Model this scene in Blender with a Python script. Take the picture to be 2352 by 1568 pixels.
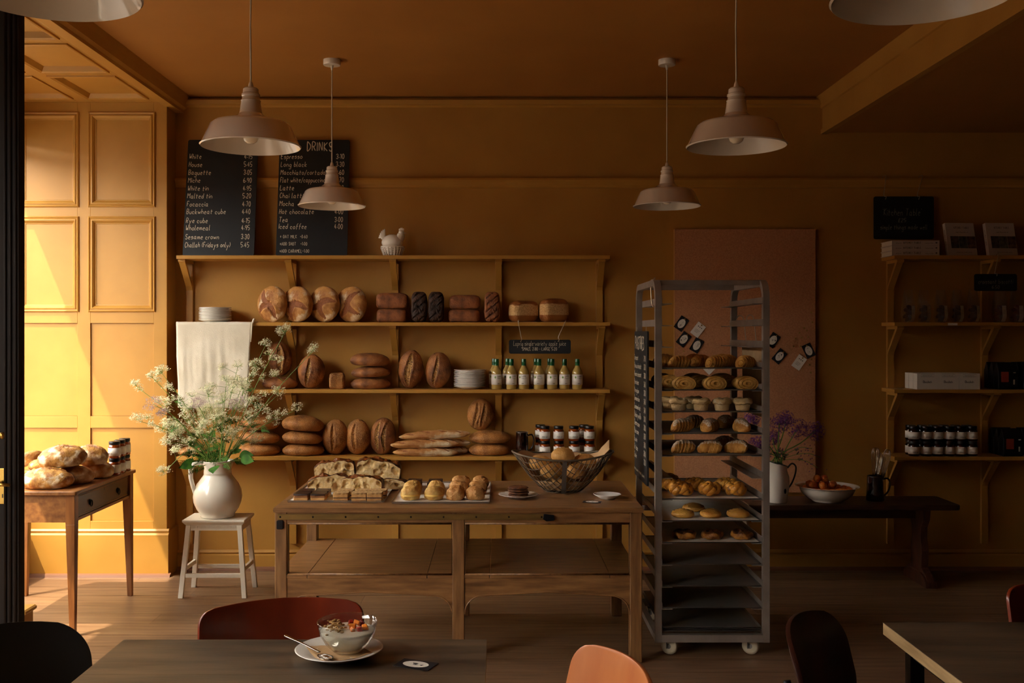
import bpy, math, random
from mathutils import Vector, Matrix, Euler, noise
R = math.radians
PI = math.pi
for o in list(bpy.data.objects):
    bpy.data.objects.remove(o)
S = bpy.context.scene
C = S.collection
# ------------------------------------------------------------------ camera
cam = bpy.data.cameras.new('camera'); camo = bpy.data.objects.new('camera', cam); C.objects.link(camo)
camo.location = (0, 0, 1.5); camo.rotation_euler = (R(90), 0, 0)
cam.sensor_width = 36; cam.lens = 36 * 2300 / 2352
cam.shift_x = 31 / 2352; cam.shift_y = -19 / 2352
cam.clip_start = .05
S.camera = camo
# ------------------------------------------------------------------ sky, sun, exposure
w = bpy.data.worlds.new('sky'); S.world = w; w.use_nodes = True
bg = w.node_tree.nodes['Background']; bg.inputs[0].default_value = (1.0, .965, .89, 1); bg.inputs[1].default_value = 14.0
sun = bpy.data.lights.new('sun', 'SUN'); suno = bpy.data.objects.new('sun', sun); C.objects.link(suno)
sun.energy = 8; sun.angle = R(.6); sun.color = (1, .88, .66)
suno.rotation_euler = Vector((1, 1, -2.45)).to_track_quat('-Z', 'Y').to_euler()
suno.location = (-8, -2, 12)
S.view_settings.view_transform = 'Standard'; S.view_settings.look = 'None'
S.view_settings.exposure = 0.15; S.view_settings.gamma = 1; S.view_settings.use_curve_mapping = False

# ------------------------------------------------------------------ helpers
def lin(h):
    c = [int(h[i:i+2], 16) / 255 for i in (0, 2, 4)]
    return tuple(((x + .055) / 1.055) ** 2.4 if x > .04045 else x / 12.92 for x in c) + (1,)
def X(px, d): return (px - 1145) * d / 2300
def Z(py, d): return 1.5 - (py - 765) * d / 2300
def dz(py, z): return 2300 * (1.5 - z) / (py - 765)      # distance at which height z shows at row py

MATS = {}
def mat(name, col, rough=.5, metal=0, col2=None, nscale=8, stretch=(1, 1, 1), lo=.35, hi=.65, bump=0, bscale=60, spec=.5, coat=0, trans=0, emit=None, detail=6):
    if name in MATS: return MATS[name]
    m = bpy.data.materials.new(name); m.use_nodes = True; nt = m.node_tree; N = nt.nodes; L = nt.links
    b = N['Principled BSDF']
    b.inputs['Base Color'].default_value = lin(col); b.inputs['Roughness'].default_value = rough
    b.inputs['Metallic'].default_value = metal; b.inputs['Specular IOR Level'].default_value = spec
    b.inputs['Coat Weight'].default_value = coat; b.inputs['Transmission Weight'].default_value = trans
    tc = N.new('ShaderNodeTexCoord')
    if col2:
        mp = N.new('ShaderNodeMapping'); mp.inputs['Scale'].default_value = stretch; L.new(tc.outputs['Object'], mp.inputs[0])
        n = N.new('ShaderNodeTexNoise'); n.inputs['Scale'].default_value = nscale; n.inputs['Detail'].default_value = detail
        L.new(mp.outputs[0], n.inputs['Vector'])
        r = N.new('ShaderNodeValToRGB'); r.color_ramp.elements[0].position = lo; r.color_ramp.elements[1].position = hi
        r.color_ramp.elements[0].color = lin(col); r.color_ramp.elements[1].color = lin(col2)
        L.new(n.outputs['Fac'], r.inputs[0]); L.new(r.outputs[0], b.inputs['Base Color'])
    if bump:
        n2 = N.new('ShaderNodeTexNoise'); n2.inputs['Scale'].default_value = bscale; n2.inputs['Detail'].default_value = 4
        mp2 = N.new('ShaderNodeMapping'); mp2.inputs['Scale'].default_value = stretch; L.new(tc.outputs['Object'], mp2.inputs[0]); L.new(mp2.outputs[0], n2.inputs['Vector'])
        bp = N.new('ShaderNodeBump'); bp.inputs['Strength'].default_value = bump; bp.inputs['Distance'].default_value = .004
        L.new(n2.outputs['Fac'], bp.inputs['Height']); L.new(bp.outputs[0], b.inputs['Normal'])
    MATS[name] = m
    return m

def crust(name, dark, light, score, flour=None, famt=.0, seeds=None, rough=.6, scale=14, sdark=None):
    """bread crust: two browns by noise, the opened score in its own colour (attribute), flour and seeds on top"""
    m = bpy.data.materials.new(name); m.use_nodes = True; nt = m.node_tree; N = nt.nodes; L = nt.links
    b = N['Principled BSDF']; b.inputs['Roughness'].default_value = rough; b.inputs['Specular IOR Level'].default_value = .35
    tc = N.new('ShaderNodeTexCoord')
    def noi(sc, det=5):
        n = N.new('ShaderNodeTexNoise'); n.inputs['Scale'].default_value = sc; n.inputs['Detail'].default_value = det; L.new(tc.outputs['Object'], n.inputs['Vector']); return n
    def mix(f, a, c):
        x = N.new('ShaderNodeMix'); x.data_type = 'RGBA'
        if isinstance(f, float): x.inputs[0].default_value = f
        else: L.new(f, x.inputs[0])
        for i, v in ((6, a), (7, c)):
            if isinstance(v, tuple): x.inputs[i].default_value = v
            else: L.new(v, x.inputs[i])
        return x.outputs[2]
    def ramp(s, lo, hi):
        r = N.new('ShaderNodeMapRange'); r.inputs[1].default_value = lo; r.inputs[2].default_value = hi; L.new(s, r.inputs[0]); return r.outputs[0]
    n1 = noi(scale, 8); n2 = noi(130, 4)
    c = mix(ramp(n1.outputs['Fac'], .32, .68), lin(dark), lin(light))
    if flour:
        nf = noi(scale * .8, 8); c = mix(ramp(nf.outputs['Fac'], .62 - famt, .80 - famt), c, lin(flour))
    if seeds:
        v = N.new('ShaderNodeTexVoronoi'); v.inputs['Scale'].default_value = 190; L.new(tc.outputs['Object'], v.inputs['Vector'])
        c = mix(ramp(v.outputs['Distance'], .28, .18), c, lin(seeds))
    at = N.new('ShaderNodeAttribute'); at.attribute_name = 'mask'
    sc2 = mix(ramp(n2.outputs['Fac'], .35, .65), lin(sdark or dark), lin(score))
    c = mix(ramp(at.outputs['Fac'], .35, .75), c, sc2)
    L.new(c, b.inputs['Base Color'])
    bp = N.new('ShaderNodeBump'); bp.inputs['Strength'].default_value = .9; bp.inputs['Distance'].default_value = .004
    L.new(n2.outputs['Fac'], bp.inputs['Height']); L.new(bp.outputs[0], b.inputs['Normal'])
    MATS[name] = m
    return m

class MB:
    def __init__(s): s.v = []; s.f = []; s.m = None
    def add(s, vs, fs):
        k = len(s.v); s.v += [tuple(p) for p in vs]; s.f += [tuple(i + k for i in q) for q in fs]; return s
    def box(s, x0, x1, y0, y1, z0, z1):
        return s.add([(x0, y0, z0), (x1, y0, z0), (x1, y1, z0), (x0, y1, z0), (x0, y0, z1), (x1, y0, z1), (x1, y1, z1), (x0, y1, z1)],
                     [(3, 2, 1, 0), (4, 5, 6, 7), (0, 1, 5, 4), (1, 2, 6, 5), (2, 3, 7, 6), (3, 0, 4, 7)])
    def hexa(s, bot, top):
        return s.add(list(bot) + list(top), [(3, 2, 1, 0), (4, 5, 6, 7), (0, 1, 5, 4), (1, 2, 6, 5), (2, 3, 7, 6), (3, 0, 4, 7)])
    def prism(s, poly, a, b, axis='y'):
        n = len(poly)
        if axis == 'y': P = [(x, a, z) for x, z in poly] + [(x, b, z) for x, z in poly]
        elif axis == 'x': P = [(a, y, z) for y, z in poly] + [(b, y, z) for y, z in poly]
        else: P = [(x, y, a) for x, y in poly] + [(x, y, b) for x, y in poly]
        return s.add(P, [tuple(range(n)), tuple(range(2 * n - 1, n - 1, -1))] + [(i, i + n, (i + 1) % n + n, (i + 1) % n) for i in range(n)])
    def tube(s, pts, r, n=8, closed=False):
        pts = [Vector(p) for p in pts]; m = len(pts); rs = r if isinstance(r, (list, tuple)) else [r] * m
        V = []; F = []; up = None
        for i in range(m):
            a = pts[i - 1] if (i > 0 or closed) else pts[i]; c = pts[(i + 1) % m] if (i < m - 1 or closed) else pts[i]
            t = (c - a); t = t.normalized() if t.length > 1e-9 else Vector((0, 0, 1))
            if up is None: up = Vector((0, 0, 1)) if abs(t.z) < .9 else Vector((1, 0, 0))
            u = up - t * up.dot(t)
            if u.length < 1e-6: u = t.orthogonal()
            u.normalize(); w_ = t.cross(u); up = u
            for k in range(n):
                an = 2 * PI * k / n; V.append(pts[i] + (u * math.cos(an) + w_ * math.sin(an)) * rs[i])
        for i in range(m if closed else m - 1):
            j = (i + 1) % m
            for k in range(n): F.append((i * n + k, i * n + (k + 1) % n, j * n + (k + 1) % n, j * n + k))
        if not closed:
            F.append(tuple(range(n - 1, -1, -1))); F.append(tuple((m - 1) * n + k for k in range(n)))
        return s.add(V, F)
    def lathe(s, prof, n=40, cx=0, cy=0, z0=0):
        V = []; F = []; idx = []
        for r, z in prof:
            if r < 1e-6: idx.append([len(V)]); V.append((cx, cy, z0 + z))
            else:
                idx.append(list(range(len(V), len(V) + n)))
                V += [(cx + r * math.cos(2 * PI * k / n), cy + r * math.sin(2 * PI * k / n), z0 + z) for k in range(n)]
        for a, b in zip(idx, idx[1:]):
            for k in range(n):
                k2 = (k + 1) % n
                if len(a) == 1 and len(b) == 1: continue
                if len(a) == 1: F.append((a[0], b[k2], b[k]))
                elif len(b) == 1: F.append((a[k], a[k2], b[0]))
                else: F.append((a[k], a[k2], b[k2], b[k]))
        return s.add(V, F)
    def ball(s, c, r, n=10, m=6, sq=(1, 1, 1)):
        return s.lathe_at([(math.cos(-PI/2 + PI * i / m), math.sin(-PI/2 + PI * i / m)) for i in range(m + 1)], c, r, n, sq)
    def lathe_at(s, prof, c, r, n, sq):
        t = MB(); t.lathe([(max(0, a) if a > 1e-6 else 0, b) for a, b in prof], n)
        return s.add([(c[0] + x * r * sq[0], c[1] + y * r * sq[1], c[2] + z * r * sq[2]) for x, y, z in t.v], t.f)
    def xf(s, M):
        s.v = [tuple(M @ Vector(p)) for p in s.v]; return s
    def mesh(s, name, mt, smooth=False, mask=None):
        me = bpy.data.meshes.new(name); me.from_pydata(s.v, [], s.f); me.update()
        if mt: me.materials.append(mt)
        if smooth: me.polygons.foreach_set('use_smooth', [True] * len(me.polygons))
        if mask:
            at = me.attributes.new('mask', 'FLOAT', 'POINT'); at.data.foreach_set('value', mask)
        return me
    def obj(s, name, mt, parent=None, smooth=False, bevel=0, loc=None, rot=None, label=None, angle=None, mask=None):
        me = s.mesh(name, mt, smooth, mask)
        if angle:
            me.polygons.foreach_set('use_smooth', [True] * len(me.polygons)); me.set_sharp_from_angle(angle=R(angle))
        o = bpy.data.objects.new(name, me); C.objects.link(o)
        if parent: o.parent = parent
        if bevel:
            b = o.modifiers.new('bevel', 'BEVEL'); b.width = bevel; b.segments = 2; b.limit_method = 'ANGLE'; b.angle_limit = R(40)
        if loc is not None: o.location = loc
        if rot is not None: o.rotation_euler = rot
        if label: o['label'] = label
        return o
def box(name, mt, x0, x1, y0, y1, z0, z1, parent=None, bevel=0, label=None):
    return MB().box(x0, x1, y0, y1, z0, z1).obj(name, mt, parent, bevel=bevel, label=label)
def tag(o, label, cat, group=None):
    o['label'] = label; o['category'] = cat
    if group: o['group'] = group
    return o
def struct(o):
    o['kind'] = 'structure'; return o
def thing(name, label, cat, loc=(0, 0, 0), rotz=0, group=None):
    o = bpy.data.objects.new(name, None); C.objects.link(o); o.empty_display_size = .1
    o.location = loc; o.rotation_euler = (0, 0, rotz); tag(o, label, cat, group); return o
def dup(root, loc, rotz=None, label=None, group=None, rot=None):
    r = root.copy(); C.objects.link(r); r.location = loc
    if rotz is not None: r.rotation_euler = (0, 0, rotz)
    if rot is not None: r.rotation_euler = rot
    if label: r['label'] = label
    if group: r['group'] = group
    for ch in list(root.children):
        c = ch.copy(); C.objects.link(c); c.parent = r
        for g in list(ch.children):
            d = g.copy(); C.objects.link(d); d.parent = c
    return r
def stepper(make):
    """first call returns the prototype moved to the spot, later calls copies"""
    st = {'p': None}
    def place(loc, rotz=0, label=None, group=None):
        if st['p'] is None:
            st['p'] = make(); o = st['p']; o.location = loc; o.rotation_euler = (0, 0, rotz)
            if label: o['label'] = label
            if group: o['group'] = group
            return o
        return dup(st['p'], loc, rotz, label, group)
    return place
def arc(cx, cy, r, a0, a1, n): return [(cx + r * math.cos(R(a0 + (a1 - a0) * i / n)), cy + r * math.sin(R(a0 + (a1 - a0) * i / n))) for i in range(n + 1)]
def rrect(x0, x1, z0, z1, r, n=5):
    return arc(x1 - r, z0 + r, r, -90, 0, n) + arc(x1 - r, z1 - r, r, 0, 90, n) + arc(x0 + r, z1 - r, r, 90, 180, n) + arc(x0 + r, z0 + r, r, 180, 270, n)
def cat_rom(P, k=4):
    P = [Vector(p) for p in P]
    if len(P) < 3: return P
    Q = [P[0] * 2 - P[1]] + P + [P[-1] * 2 - P[-2]]; out = []
    for i in range(1, len(Q) - 2):
        for j in range(k):
            t = j / k; a, b, c, d = Q[i-1], Q[i], Q[i+1], Q[i+2]
            out.append(.5 * ((2 * b) + (c - a) * t + (2*a - 5*b + 4*c - d) * t*t + (3*b - a - 3*c + d) * t**3))
    out.append(P[-1]); return out

# ------------------------------------------------------------------ hand lettering: one-stroke letters on a 4x9 grid
G = dict(a="361604133436 363343", b="0903 051635342303", c="351605041333", d="351604132334 3933", e="05352616041333", f="39291712 0636",
 g="351604132334 36311001", h="0903 0516263533", i="0603 0708", j="161100 1718", k="0903 360433", l="090313", m="0603 05162523 25364543", n="0603 0516263533",
 o="160504132334352616", p="0600 051635342303", q="351604132334 363040", r="0603 051626", s="3616052534231303", t="18141323 0636", u="0604132334 3633",
 v="061336", w="0613253346", x="0633 3603", y="0623 46231000", z="06360333",
 A="032943 1535", B="030929382606 26352303", C="3829190705132334", D="03091937351303", E="39090333 0626", F="390903 0626", G="382919070513233525",
 H="0903 3933 0636", I="0903", K="0903 390633", L="090333", M="0309264943", N="03093339", O="190705132335372919", P="030929382606", R="030929382606 1633",
 S="38291908162634231304", T="0949 2923", U="0904132334 3933", V="092349", W="0913263349", Y="092649 2623")
G.update({'0': "190705132335372919", '1': "081913", '2': "08192938260333", '3': "081929382616 2635231304", '4': "290535 2723", '5': "39090626352303",
 '6': "2906041323342605", '7': "093913", '8': "160819293826160413233426", '9': "37260719383723", '.': "0405", '-': "0626", '+': "0626 1715",
 '/': "0239", '(': "19070513", ')': "09171503", '*': "0626 1814 0725 0527", "'": "0908", '£': "382918140333 0626", '&': "330728192817040313 35"})
G['&'] = "330718284736040313333 5".replace(' ', '')[:18]
def letters(txt, h, wd, slant=.12, seed=0, gap=1.5, xs=1.0, smooth=3):
    """ribbon strokes in the XZ plane facing -Y, baseline at z=0, capital height h; returns MB and its width"""
    u = h / 6; rnd = random.Random(hash_str(txt) + seed); mb = MB(); cx = 0
    for ch in txt:
        if ch == ' ': cx += 2.6; continue
        g = G.get(ch) or G.get(ch.lower()) or G['-']
        top = 0; jz = rnd.uniform(-.25, .25)
        for st in g.split():
            P = [((int(st[i]) * .8 * xs), int(st[i+1]) - 3 + jz) for i in range(0, len(st) - 1, 2)]
            top = max(top, max(p[0] for p in P))
            P = [Vector(((cx + x + slant * z) * u, 0, z * u)) for x, z in P]
            P = cat_rom(P, smooth)
            V = []; F = []
            for i, p in enumerate(P):
                t = P[min(i + 1, len(P) - 1)] - P[max(i - 1, 0)]
                t = t.normalized() if t.length > 1e-9 else Vector((0, 0, 1)); nn = Vector((t.z, 0, -t.x)) * wd / 2
                V += [p - nn, p + nn]
            for i in range(len(P) - 1): F.append((2*i, 2*i + 1, 2*i + 3, 2*i + 2))
            mb.add(V, F)
        cx += top + gap
    return mb, cx * u
def hash_str(t): return sum(ord(c) * (i + 3) for i, c in enumerate(t)) % 9973
def write(txt, x, z, h, parent, mt, y=-.004, wd=None, fit=None, align='l', name='chalk_lettering', slant=.12, smooth=3, M=None, **k):
    mb, wt = letters(txt, h, wd or h * .11, slant, smooth=smooth, **k)
    sc = 1
    if fit: sc = fit / wt; wt = fit
    x0 = x - (wt / 2 if align == 'c' else wt if align == 'r' else 0)
    mb.v = [(x0 + a * sc, y, z + c) for a, b, c in mb.v]
    if M: mb.xf(M)
    return mb.obj(name, mt, parent)

# ------------------------------------------------------------------ materials
paint = mat('mustard_paint', 'b6843a', .52, col2='ad7b34', nscale=3, spec=.3, bump=.12, bscale=90)
paint_shelf = mat('mustard_paint_gloss', 'bb883a', .42, col2='b48135', nscale=5, spec=.35)
ceil_m = mat('ceiling_paint', 'ad7534', .6, col2='a66f30', nscale=2, spec=.3, bump=.08, bscale=60)
wood_counter = mat('old_oak', '5c3a1e', .33, col2='a07244', nscale=5, stretch=(1.2, 9, 9), lo=.25, hi=.75, bump=.15, bscale=40)
wood_counter_v = mat('old_oak_upright', '5c3a1e', .36, col2='986c40', nscale=5, stretch=(9, 9, 1.2), lo=.25, hi=.75, bump=.15, bscale=40)
wood_red = mat('mahogany', '6e4222', .35, col2='a8703c', nscale=4, stretch=(9, 1.2, 9), lo=.25, hi=.75, bump=.1, bscale=40)
wood_red_v = mat('mahogany_upright', '66391a', .35, col2='a06634', nscale=4, stretch=(9, 9, 1.2), lo=.25, hi=.75, bump=.1, bscale=40)
wood_bench = mat('dark_bench_wood', '2a160a', .45, col2='4a2a16', nscale=4, stretch=(1.5, 9, 4), lo=.3, hi=.7)
wood_table = mat('grey_stained_pine', '2c251e', .4, col2='78634a', nscale=2.2, stretch=(1, 7, 7), lo=.3, hi=.78, bump=.1, bscale=30)
wood_end = mat('raw_pine_edge', '9c7c50', .6, col2='c0a070', nscale=6, stretch=(6, 1, 6))
ply_red = mat('red_ply', '5e1c0a', .3, col2='8a3214', nscale=3, stretch=(3, 3, .8), lo=.3, hi=.75, coat=.3)
ply_orange = mat('orange_ply', 'b4602a', .4, col2='c8783c', nscale=3, stretch=(3, 3, .8), coat=.2)
ply_dark = mat('dark_ply', '2a0f08', .4, col2='3c170c', nscale=3, stretch=(3, 3, .8), coat=.2)
ply_black = mat('black_ply', '0c0a09', .5)
floor_ms = [mat('floor_board_%d' % i, a, .42, col2=b, nscale=3, stretch=(1, 12, 4), lo=.3, hi=.7, bump=.12, bscale=30) for i, (a, b) in enumerate([('684a32', '8c6c4e'), ('704f36', '947352'), ('60442e', '846448')])]
gapm = mat('floor_gap', '1c120a', .9)
black_door = mat('dark_door_paint', '18100a', .65, col2='1e140c', nscale=6, spec=.2)
brass = mat('brass', 'b08d48', .3, 1)
slate = mat('chalkboard', '0b1013', .55, col2='10171b', nscale=6, bump=.05)
chalk = mat('chalk', 'd9cdb4', .9)
chalk_dim = mat('chalk_dim', 'a9a290', .9)
enamel = mat('white_enamel', 'e6dccb', .16, coat=.6)
cream = mat('cream_glaze', 'ece4d2', .18, coat=.5)
white_paint = mat('cream_white_paint', 'e4dac4', .4)
porcelain = mat('porcelain', 'e9e4da', .15, coat=.4)
bulb_m = mat('bulb_glass', 'f2e4c8', .15, coat=.5)
cord_m = mat('white_cord', 'cfc3ae', .5)
steel = mat('steel', 'a89c90', .42, .55, col2='948a80', nscale=9, bump=.05)
steel_dk = mat('tray_steel', '77726b', .45, .5, col2='68635d', nscale=6)
wire = mat('hook_wire', 'b5a58c', .3, 1)
wire_dk = mat('old_wire', '6a5a46', .5, .5)
paper = mat('white_paper', 'd9d3c6', .8, col2='cfc8ba', nscale=12, bump=.1)
kraft = mat('kraft_paper', 'b28c60', .85, col2='c09a6c', nscale=18, bump=.2)
linen = mat('linen', 'dcd2bd', .9, col2='d2c7b0', nscale=9, bump=.35, bscale=300)
dark_choc = mat('chocolate', '22110b', .35, col2='33190f', nscale=20)
caramel = mat('caramel', '7b4a20', .55, col2='8e5a2c', nscale=40)
biscuit = mat('biscuit_base', 'b07e44', .85, col2='c4955a', nscale=60, bump=.4)
oat = mat('oat_topping', '7e5428', .8, col2='c9a063', nscale=90, bump=.7, bscale=200)
jam_layer = mat('jam_layer', '2c1320', .3)
rubber = mat('caster_tyre', 'b8a88c', .6)
black_metal = mat('black_metal', '16161a', .45, .6)
black_plastic = mat('black_lid', '0f0d0c', .35)
green_cap = mat('green_foil', '0c5a2e', .3, coat=.4)
juice = mat('juice', 'b79a55', .12, coat=.6)
amber = mat('apricot_jam', '7a2e08', .12, coat=.7, col2='9a460e', nscale=30)
dark_jam = mat('dark_jam', '2a0e05', .12, coat=.7)
label_m = mat('paper_label', 'ece6d8', .7)
ink = mat('label_ink', '4a443a', .8)
leaf_m = mat('leaf', '2a5216', .7, col2='44701f', nscale=30, spec=.2)
stem_m = mat('stem', '5e8430', .5, col2='78983c', nscale=20)
white_fl = mat('cow_parsley_floret', 'eeeac4', .8)
mauve_fl = mat('mauve_floret', 'b8a09c', .8)
purple_fl = mat('allium_floret', '5a2a6e', .7, col2='7a3c86', nscale=40)
brown_glaze = mat('brown_glaze', '1e0b06', .14, coat=.8, col2='2c1008', nscale=8)
cork_m = mat('cork_board', 'cc9064', .85, col2='b87e54', nscale=140, bump=.3, bscale=200)
# ================================================================== SETTING
WY = 6.37            # back wall
AY = 6.21            # panelled alcove wall
FX = -3.0            # inner face of the shop front
YB, XR = -2.6, 6.2   # wall behind the camera, right wall
CH = 3.0
fl = struct(MB().box(FX - .3, XR, YB, WY + .2, -.08, -.012).obj('floor', gapm))
rnd = random.Random(4)
bw = .185; plank_me = {}
y = YB; row = 0
while y < WY:
    y1 = min(y + bw, WY + .02); x = FX - .25 + rnd.uniform(-1.6, 0)
    while x < XR:
        ln = rnd.choice((1.8, 2.2, 2.6, 3.0)); a = max(x, FX - .25); b = min(x + ln, XR)
        if b - a > .05:
            MB().box(a + .0008, b - .0008, y + .001, y1 - .001, -.03, rnd.uniform(-.0008, 0)).obj('plank', rnd.choice(floor_ms), fl)
        x += ln
    y = y1
# --- back wall, right wall, wall behind the camera
struct(box('wall_back', paint, -2.6, XR + .2, WY, WY + .2, -.05, CH + .1))
unseen_wall = mat('unseen_wall_dark', '4a3218', .6)  # unseen walls coloured dark to cut bounced light and raise contrast
struct(box('wall_right', unseen_wall, XR, XR + .2, YB - .2, WY, -.05, CH + .1))
struct(box('wall_front', unseen_wall, FX - .3, XR + .2, YB - .2, YB, -.05, CH + .1))
struct(box('ceiling', ceil_m, -2.06, 2.1, YB, WY, CH, CH + .1))
cl = struct(MB().box(2.09, XR, YB, WY, 2.775, CH + .1).obj('ceiling_lower', ceil_m))
tr = struct(MB().prism([(2.09, CH), (2.02, CH), (2.035, 2.965), (2.05, 2.93), (2.06, 2.925), (2.06, 2.80), (2.05, 2.795), (2.05, 2.765), (2.09, 2.765)], YB, WY).obj('trim_1', paint))
# cornice bead, picture rail, baseboard on the back wall
struct(MB().prism([(WY, 2.985), (WY - .03, 2.985), (WY - .04, 2.975), (WY - .035, 2.95), (WY - .012, 2.945), (WY, 2.935)], -2.0, 2.05, 'x').obj('trim_2', paint_shelf))
struct(MB().prism([(WY, 2.482), (WY - .03, 2.482), (WY - .034, 2.47), (WY - .022, 2.455), (WY - .014, 2.44), (WY - .012, 2.425), (WY, 2.42)], -2.05, XR, 'x').obj('trim_3', paint_shelf))
struct(MB().prism([(WY, .125), (WY - .012, .125), (WY - .02, .11), (WY - .012, .10), (WY - .022, .092), (WY - .022, 0), (WY, 0)], -2.05, XR, 'x').obj('baseboard_back', paint))
struct(MB().prism([(WY - .02, 0), (WY - .045, 0), (WY - .042, .012), (WY - .03, .02), (WY - .02, .022)], -2.05, XR, 'x').obj('trim_4', mat('shoe_moulding', '7a4f34', .5)))
# --- panelled alcove wall at the end of the shop window
aw = struct(MB().box(-3.4, -2.052, AY, WY + .2, -.05, CH).obj('wall_alcove', paint))
Zp = lambda p: Z(p, AY); Xp = lambda p: X(p, AY)
cols = [(48, 180), (210, 355)]; rows = [(263, 472), (502, 712), (742, 955), (982, 1195)]
xe = [Xp(-40)] ; T = .016
for a, b in ((-60, 48), (180, 210), (355, 385.2)):
    box('stile', paint_shelf, Xp(a), Xp(b), AY - T, AY, Zp(1215), 2.93, aw, .0015)
for c0, c1 in cols:
    prev = 220
    for r0, r1 in rows + [(1215, 0)]:
        box('rail', paint_shelf, Xp(c0), Xp(c1), AY - T, AY, Zp(r0), Zp(prev) if prev != 220 else 2.93, aw, .0015); prev = r1
    for k, (r0, r1) in enumerate(rows):
        x0, x1, z0, z1 = Xp(c0), Xp(c1), Zp(r1), Zp(r0)
        box('panel', paint_shelf, x0 + .002, x1 - .002, AY - .005, AY, z0 + .002, z1 - .002, aw)
        if k < 2:
            m = MB(); e = .002; wdt = .032
            def frame_strip(m, ax0, ax1, az0, az1, pr):   # mitred moulding profile round the recess: (inset, height)
                V = []; F = []
                for ins, hh in pr:
                    V += [(ax0 + ins, AY - hh, az0 + ins), (ax1 - ins, AY - hh, az0 + ins), (ax1 - ins, AY - hh, az1 - ins), (ax0 + ins, AY - hh, az1 - ins)]
                for i in range(len(pr) - 1):
                    for q in range(4): F.append((4*i + q, 4*i + (q+1) % 4, 4*i + 4 + (q+1) % 4, 4*i + 4 + q))
                m.add(V, F)
            frame_strip(m, x0, x1, z0, z1, [(-.012, T), (-.012, T + .006), (-.006, T + .012), (0, T + .006), (.004, T + .005), (.008, T + .010), (.014, T + .011), (.022, T + .002), (.028, .009), (.034, .008), (.036, .004)])
            m.obj('panel_moulding', paint_shelf, aw)
# plinth of the alcove wall
struct(MB().prism([(AY, Zp(1213)), (AY - T - .006, Zp(1213)), (AY - T - .014, Zp(1217)), (AY - T - .010, Zp(1222)), (AY - T - .022, Zp(1226)), (AY - T - .022, 0), (AY, 0)], -3.15, -2.036, 'x').obj('baseboard_left', paint_shelf))
box('plinth_return', paint_shelf, -2.052, -2.036, AY, WY, 0, Zp(1217), bpy.data.objects['baseboard_left'])
struct(MB().prism([(AY - .03, 0), (AY - .062, 0), (AY - .056, .014), (AY - .038, .02), (AY - .03, .022)], -3.1, -2.02, 'x').obj('trim_5', MATS['shoe_moulding']))
# --- panelled soffit over the window bay + edge beam
sf = struct(box('ceiling_bay', paint_shelf, FX, -2.05, YB, AY, 2.95, CH + .1))
yr = [6.21, 6.09, 5.57, 5.47, 4.95, 4.85, 4.33, 4.23, 3.71, 3.61, 3.09, 2.99, 2.47]
for a, b in ((FX, -2.95), (-2.60, -2.50), (-2.14, -2.05)):
    box('soffit_stile', paint_shelf, a, b, 2.37, AY, 2.93, 2.95, sf, .0015)
for x0, x1 in ((-2.95, -2.60), (-2.50, -2.14)):
    for k in range(0, len(yr) - 1, 2):
        box('soffit_rail', paint_shelf, x0, x1, yr[k + 1], yr[k], 2.93, 2.95, sf, .0015)
        if k + 2 < len(yr):
            m = MB(); ya, yb = yr[k + 2], yr[k + 1]; V = []; F = []
            pr = [(-.012, 2.93), (-.010, 2.922), (0, 2.920), (.012, 2.926), (.024, 2.942), (.03, 2.95)]
            for ins, hh in pr: V += [(x0 + ins, ya + ins, hh), (x1 - ins, ya + ins, hh), (x1 - ins, yb - ins, hh), (x0 + ins, yb - ins, hh)]
            for i in range(len(pr) - 1):
                for q in range(4): F.append((4*i + q, 4*i + (q+1) % 4, 4*i + 4 + (q+1) % 4, 4*i + 4 + q))
            m.add(V, F).obj('soffit_moulding', paint_shelf, sf)
struct(MB().prism([(-2.095, 2.93), (-2.09, 2.918), (-2.07, 2.915), (-2.06, 2.90), (-2.005, 2.90), (-2.0, 2.915), (-1.985, 2.93), (-1.97, 2.97), (-1.955, CH), (-2.095, CH)], YB, WY).obj('trim_6', paint_shelf))
# --- shop front with three windows (left wall)
SILL, HEAD = .43, 2.66
wl = struct(MB().box(FX - .08, FX, YB, 6.25, -.05, SILL - .03).obj('wall_left', paint))
OPEN = [(4.78, 6.16), (3.66, 4.66), (.5, 2.6)]
for k, (a, b) in enumerate([(6.16, 6.25), (4.66, 4.78), (2.6, 3.66), (YB, .5)]):
    box('pier', paint, FX - .08, FX, a, b, SILL - .03, CH + .1, wl)
box('lintel', paint, FX - .08, FX, YB, 6.25, HEAD + .03, CH + .2, wl)
gl = bpy.data.materials.new('window_glass'); gl.use_nodes = True
nt = gl.node_tree; nt.nodes.remove(nt.nodes['Principled BSDF'])
tp = nt.nodes.new('ShaderNodeBsdfTransparent'); gs = nt.nodes.new('ShaderNodeBsdfGlossy'); gs.inputs['Roughness'].default_value = .02
mx = nt.nodes.new('ShaderNodeMixShader'); mx.inputs[0].default_value = .04
nt.links.new(tp.outputs[0], mx.inputs[1]); nt.links.new(gs.outputs[0], mx.inputs[2]); nt.links.new(mx.outputs[0], nt.nodes['Material Output'].inputs[0])
for k, (a, b) in enumerate(OPEN):
    m = MB(); f = .035
    m.box(FX - .075, FX - .02, a, a + f, SILL, HEAD).box(FX - .075, FX - .02, b - f, b, SILL, HEAD).box(FX - .075, FX - .02, a, b, SILL, SILL + f).box(FX - .075, FX - .02, a, b, HEAD - f, HEAD)
    wo = struct(m.obj('window_%d' % (k + 1), white_paint))
    box('pane', gl, FX - .05, FX - .045, a + f, b - f, SILL + f, HEAD - f, wo)
    box('window_sill', white_paint, FX - .1, FX + .04, a - .04 if k else a - .03, b + .04 if k else b, SILL - .03, SILL, wo)
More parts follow.
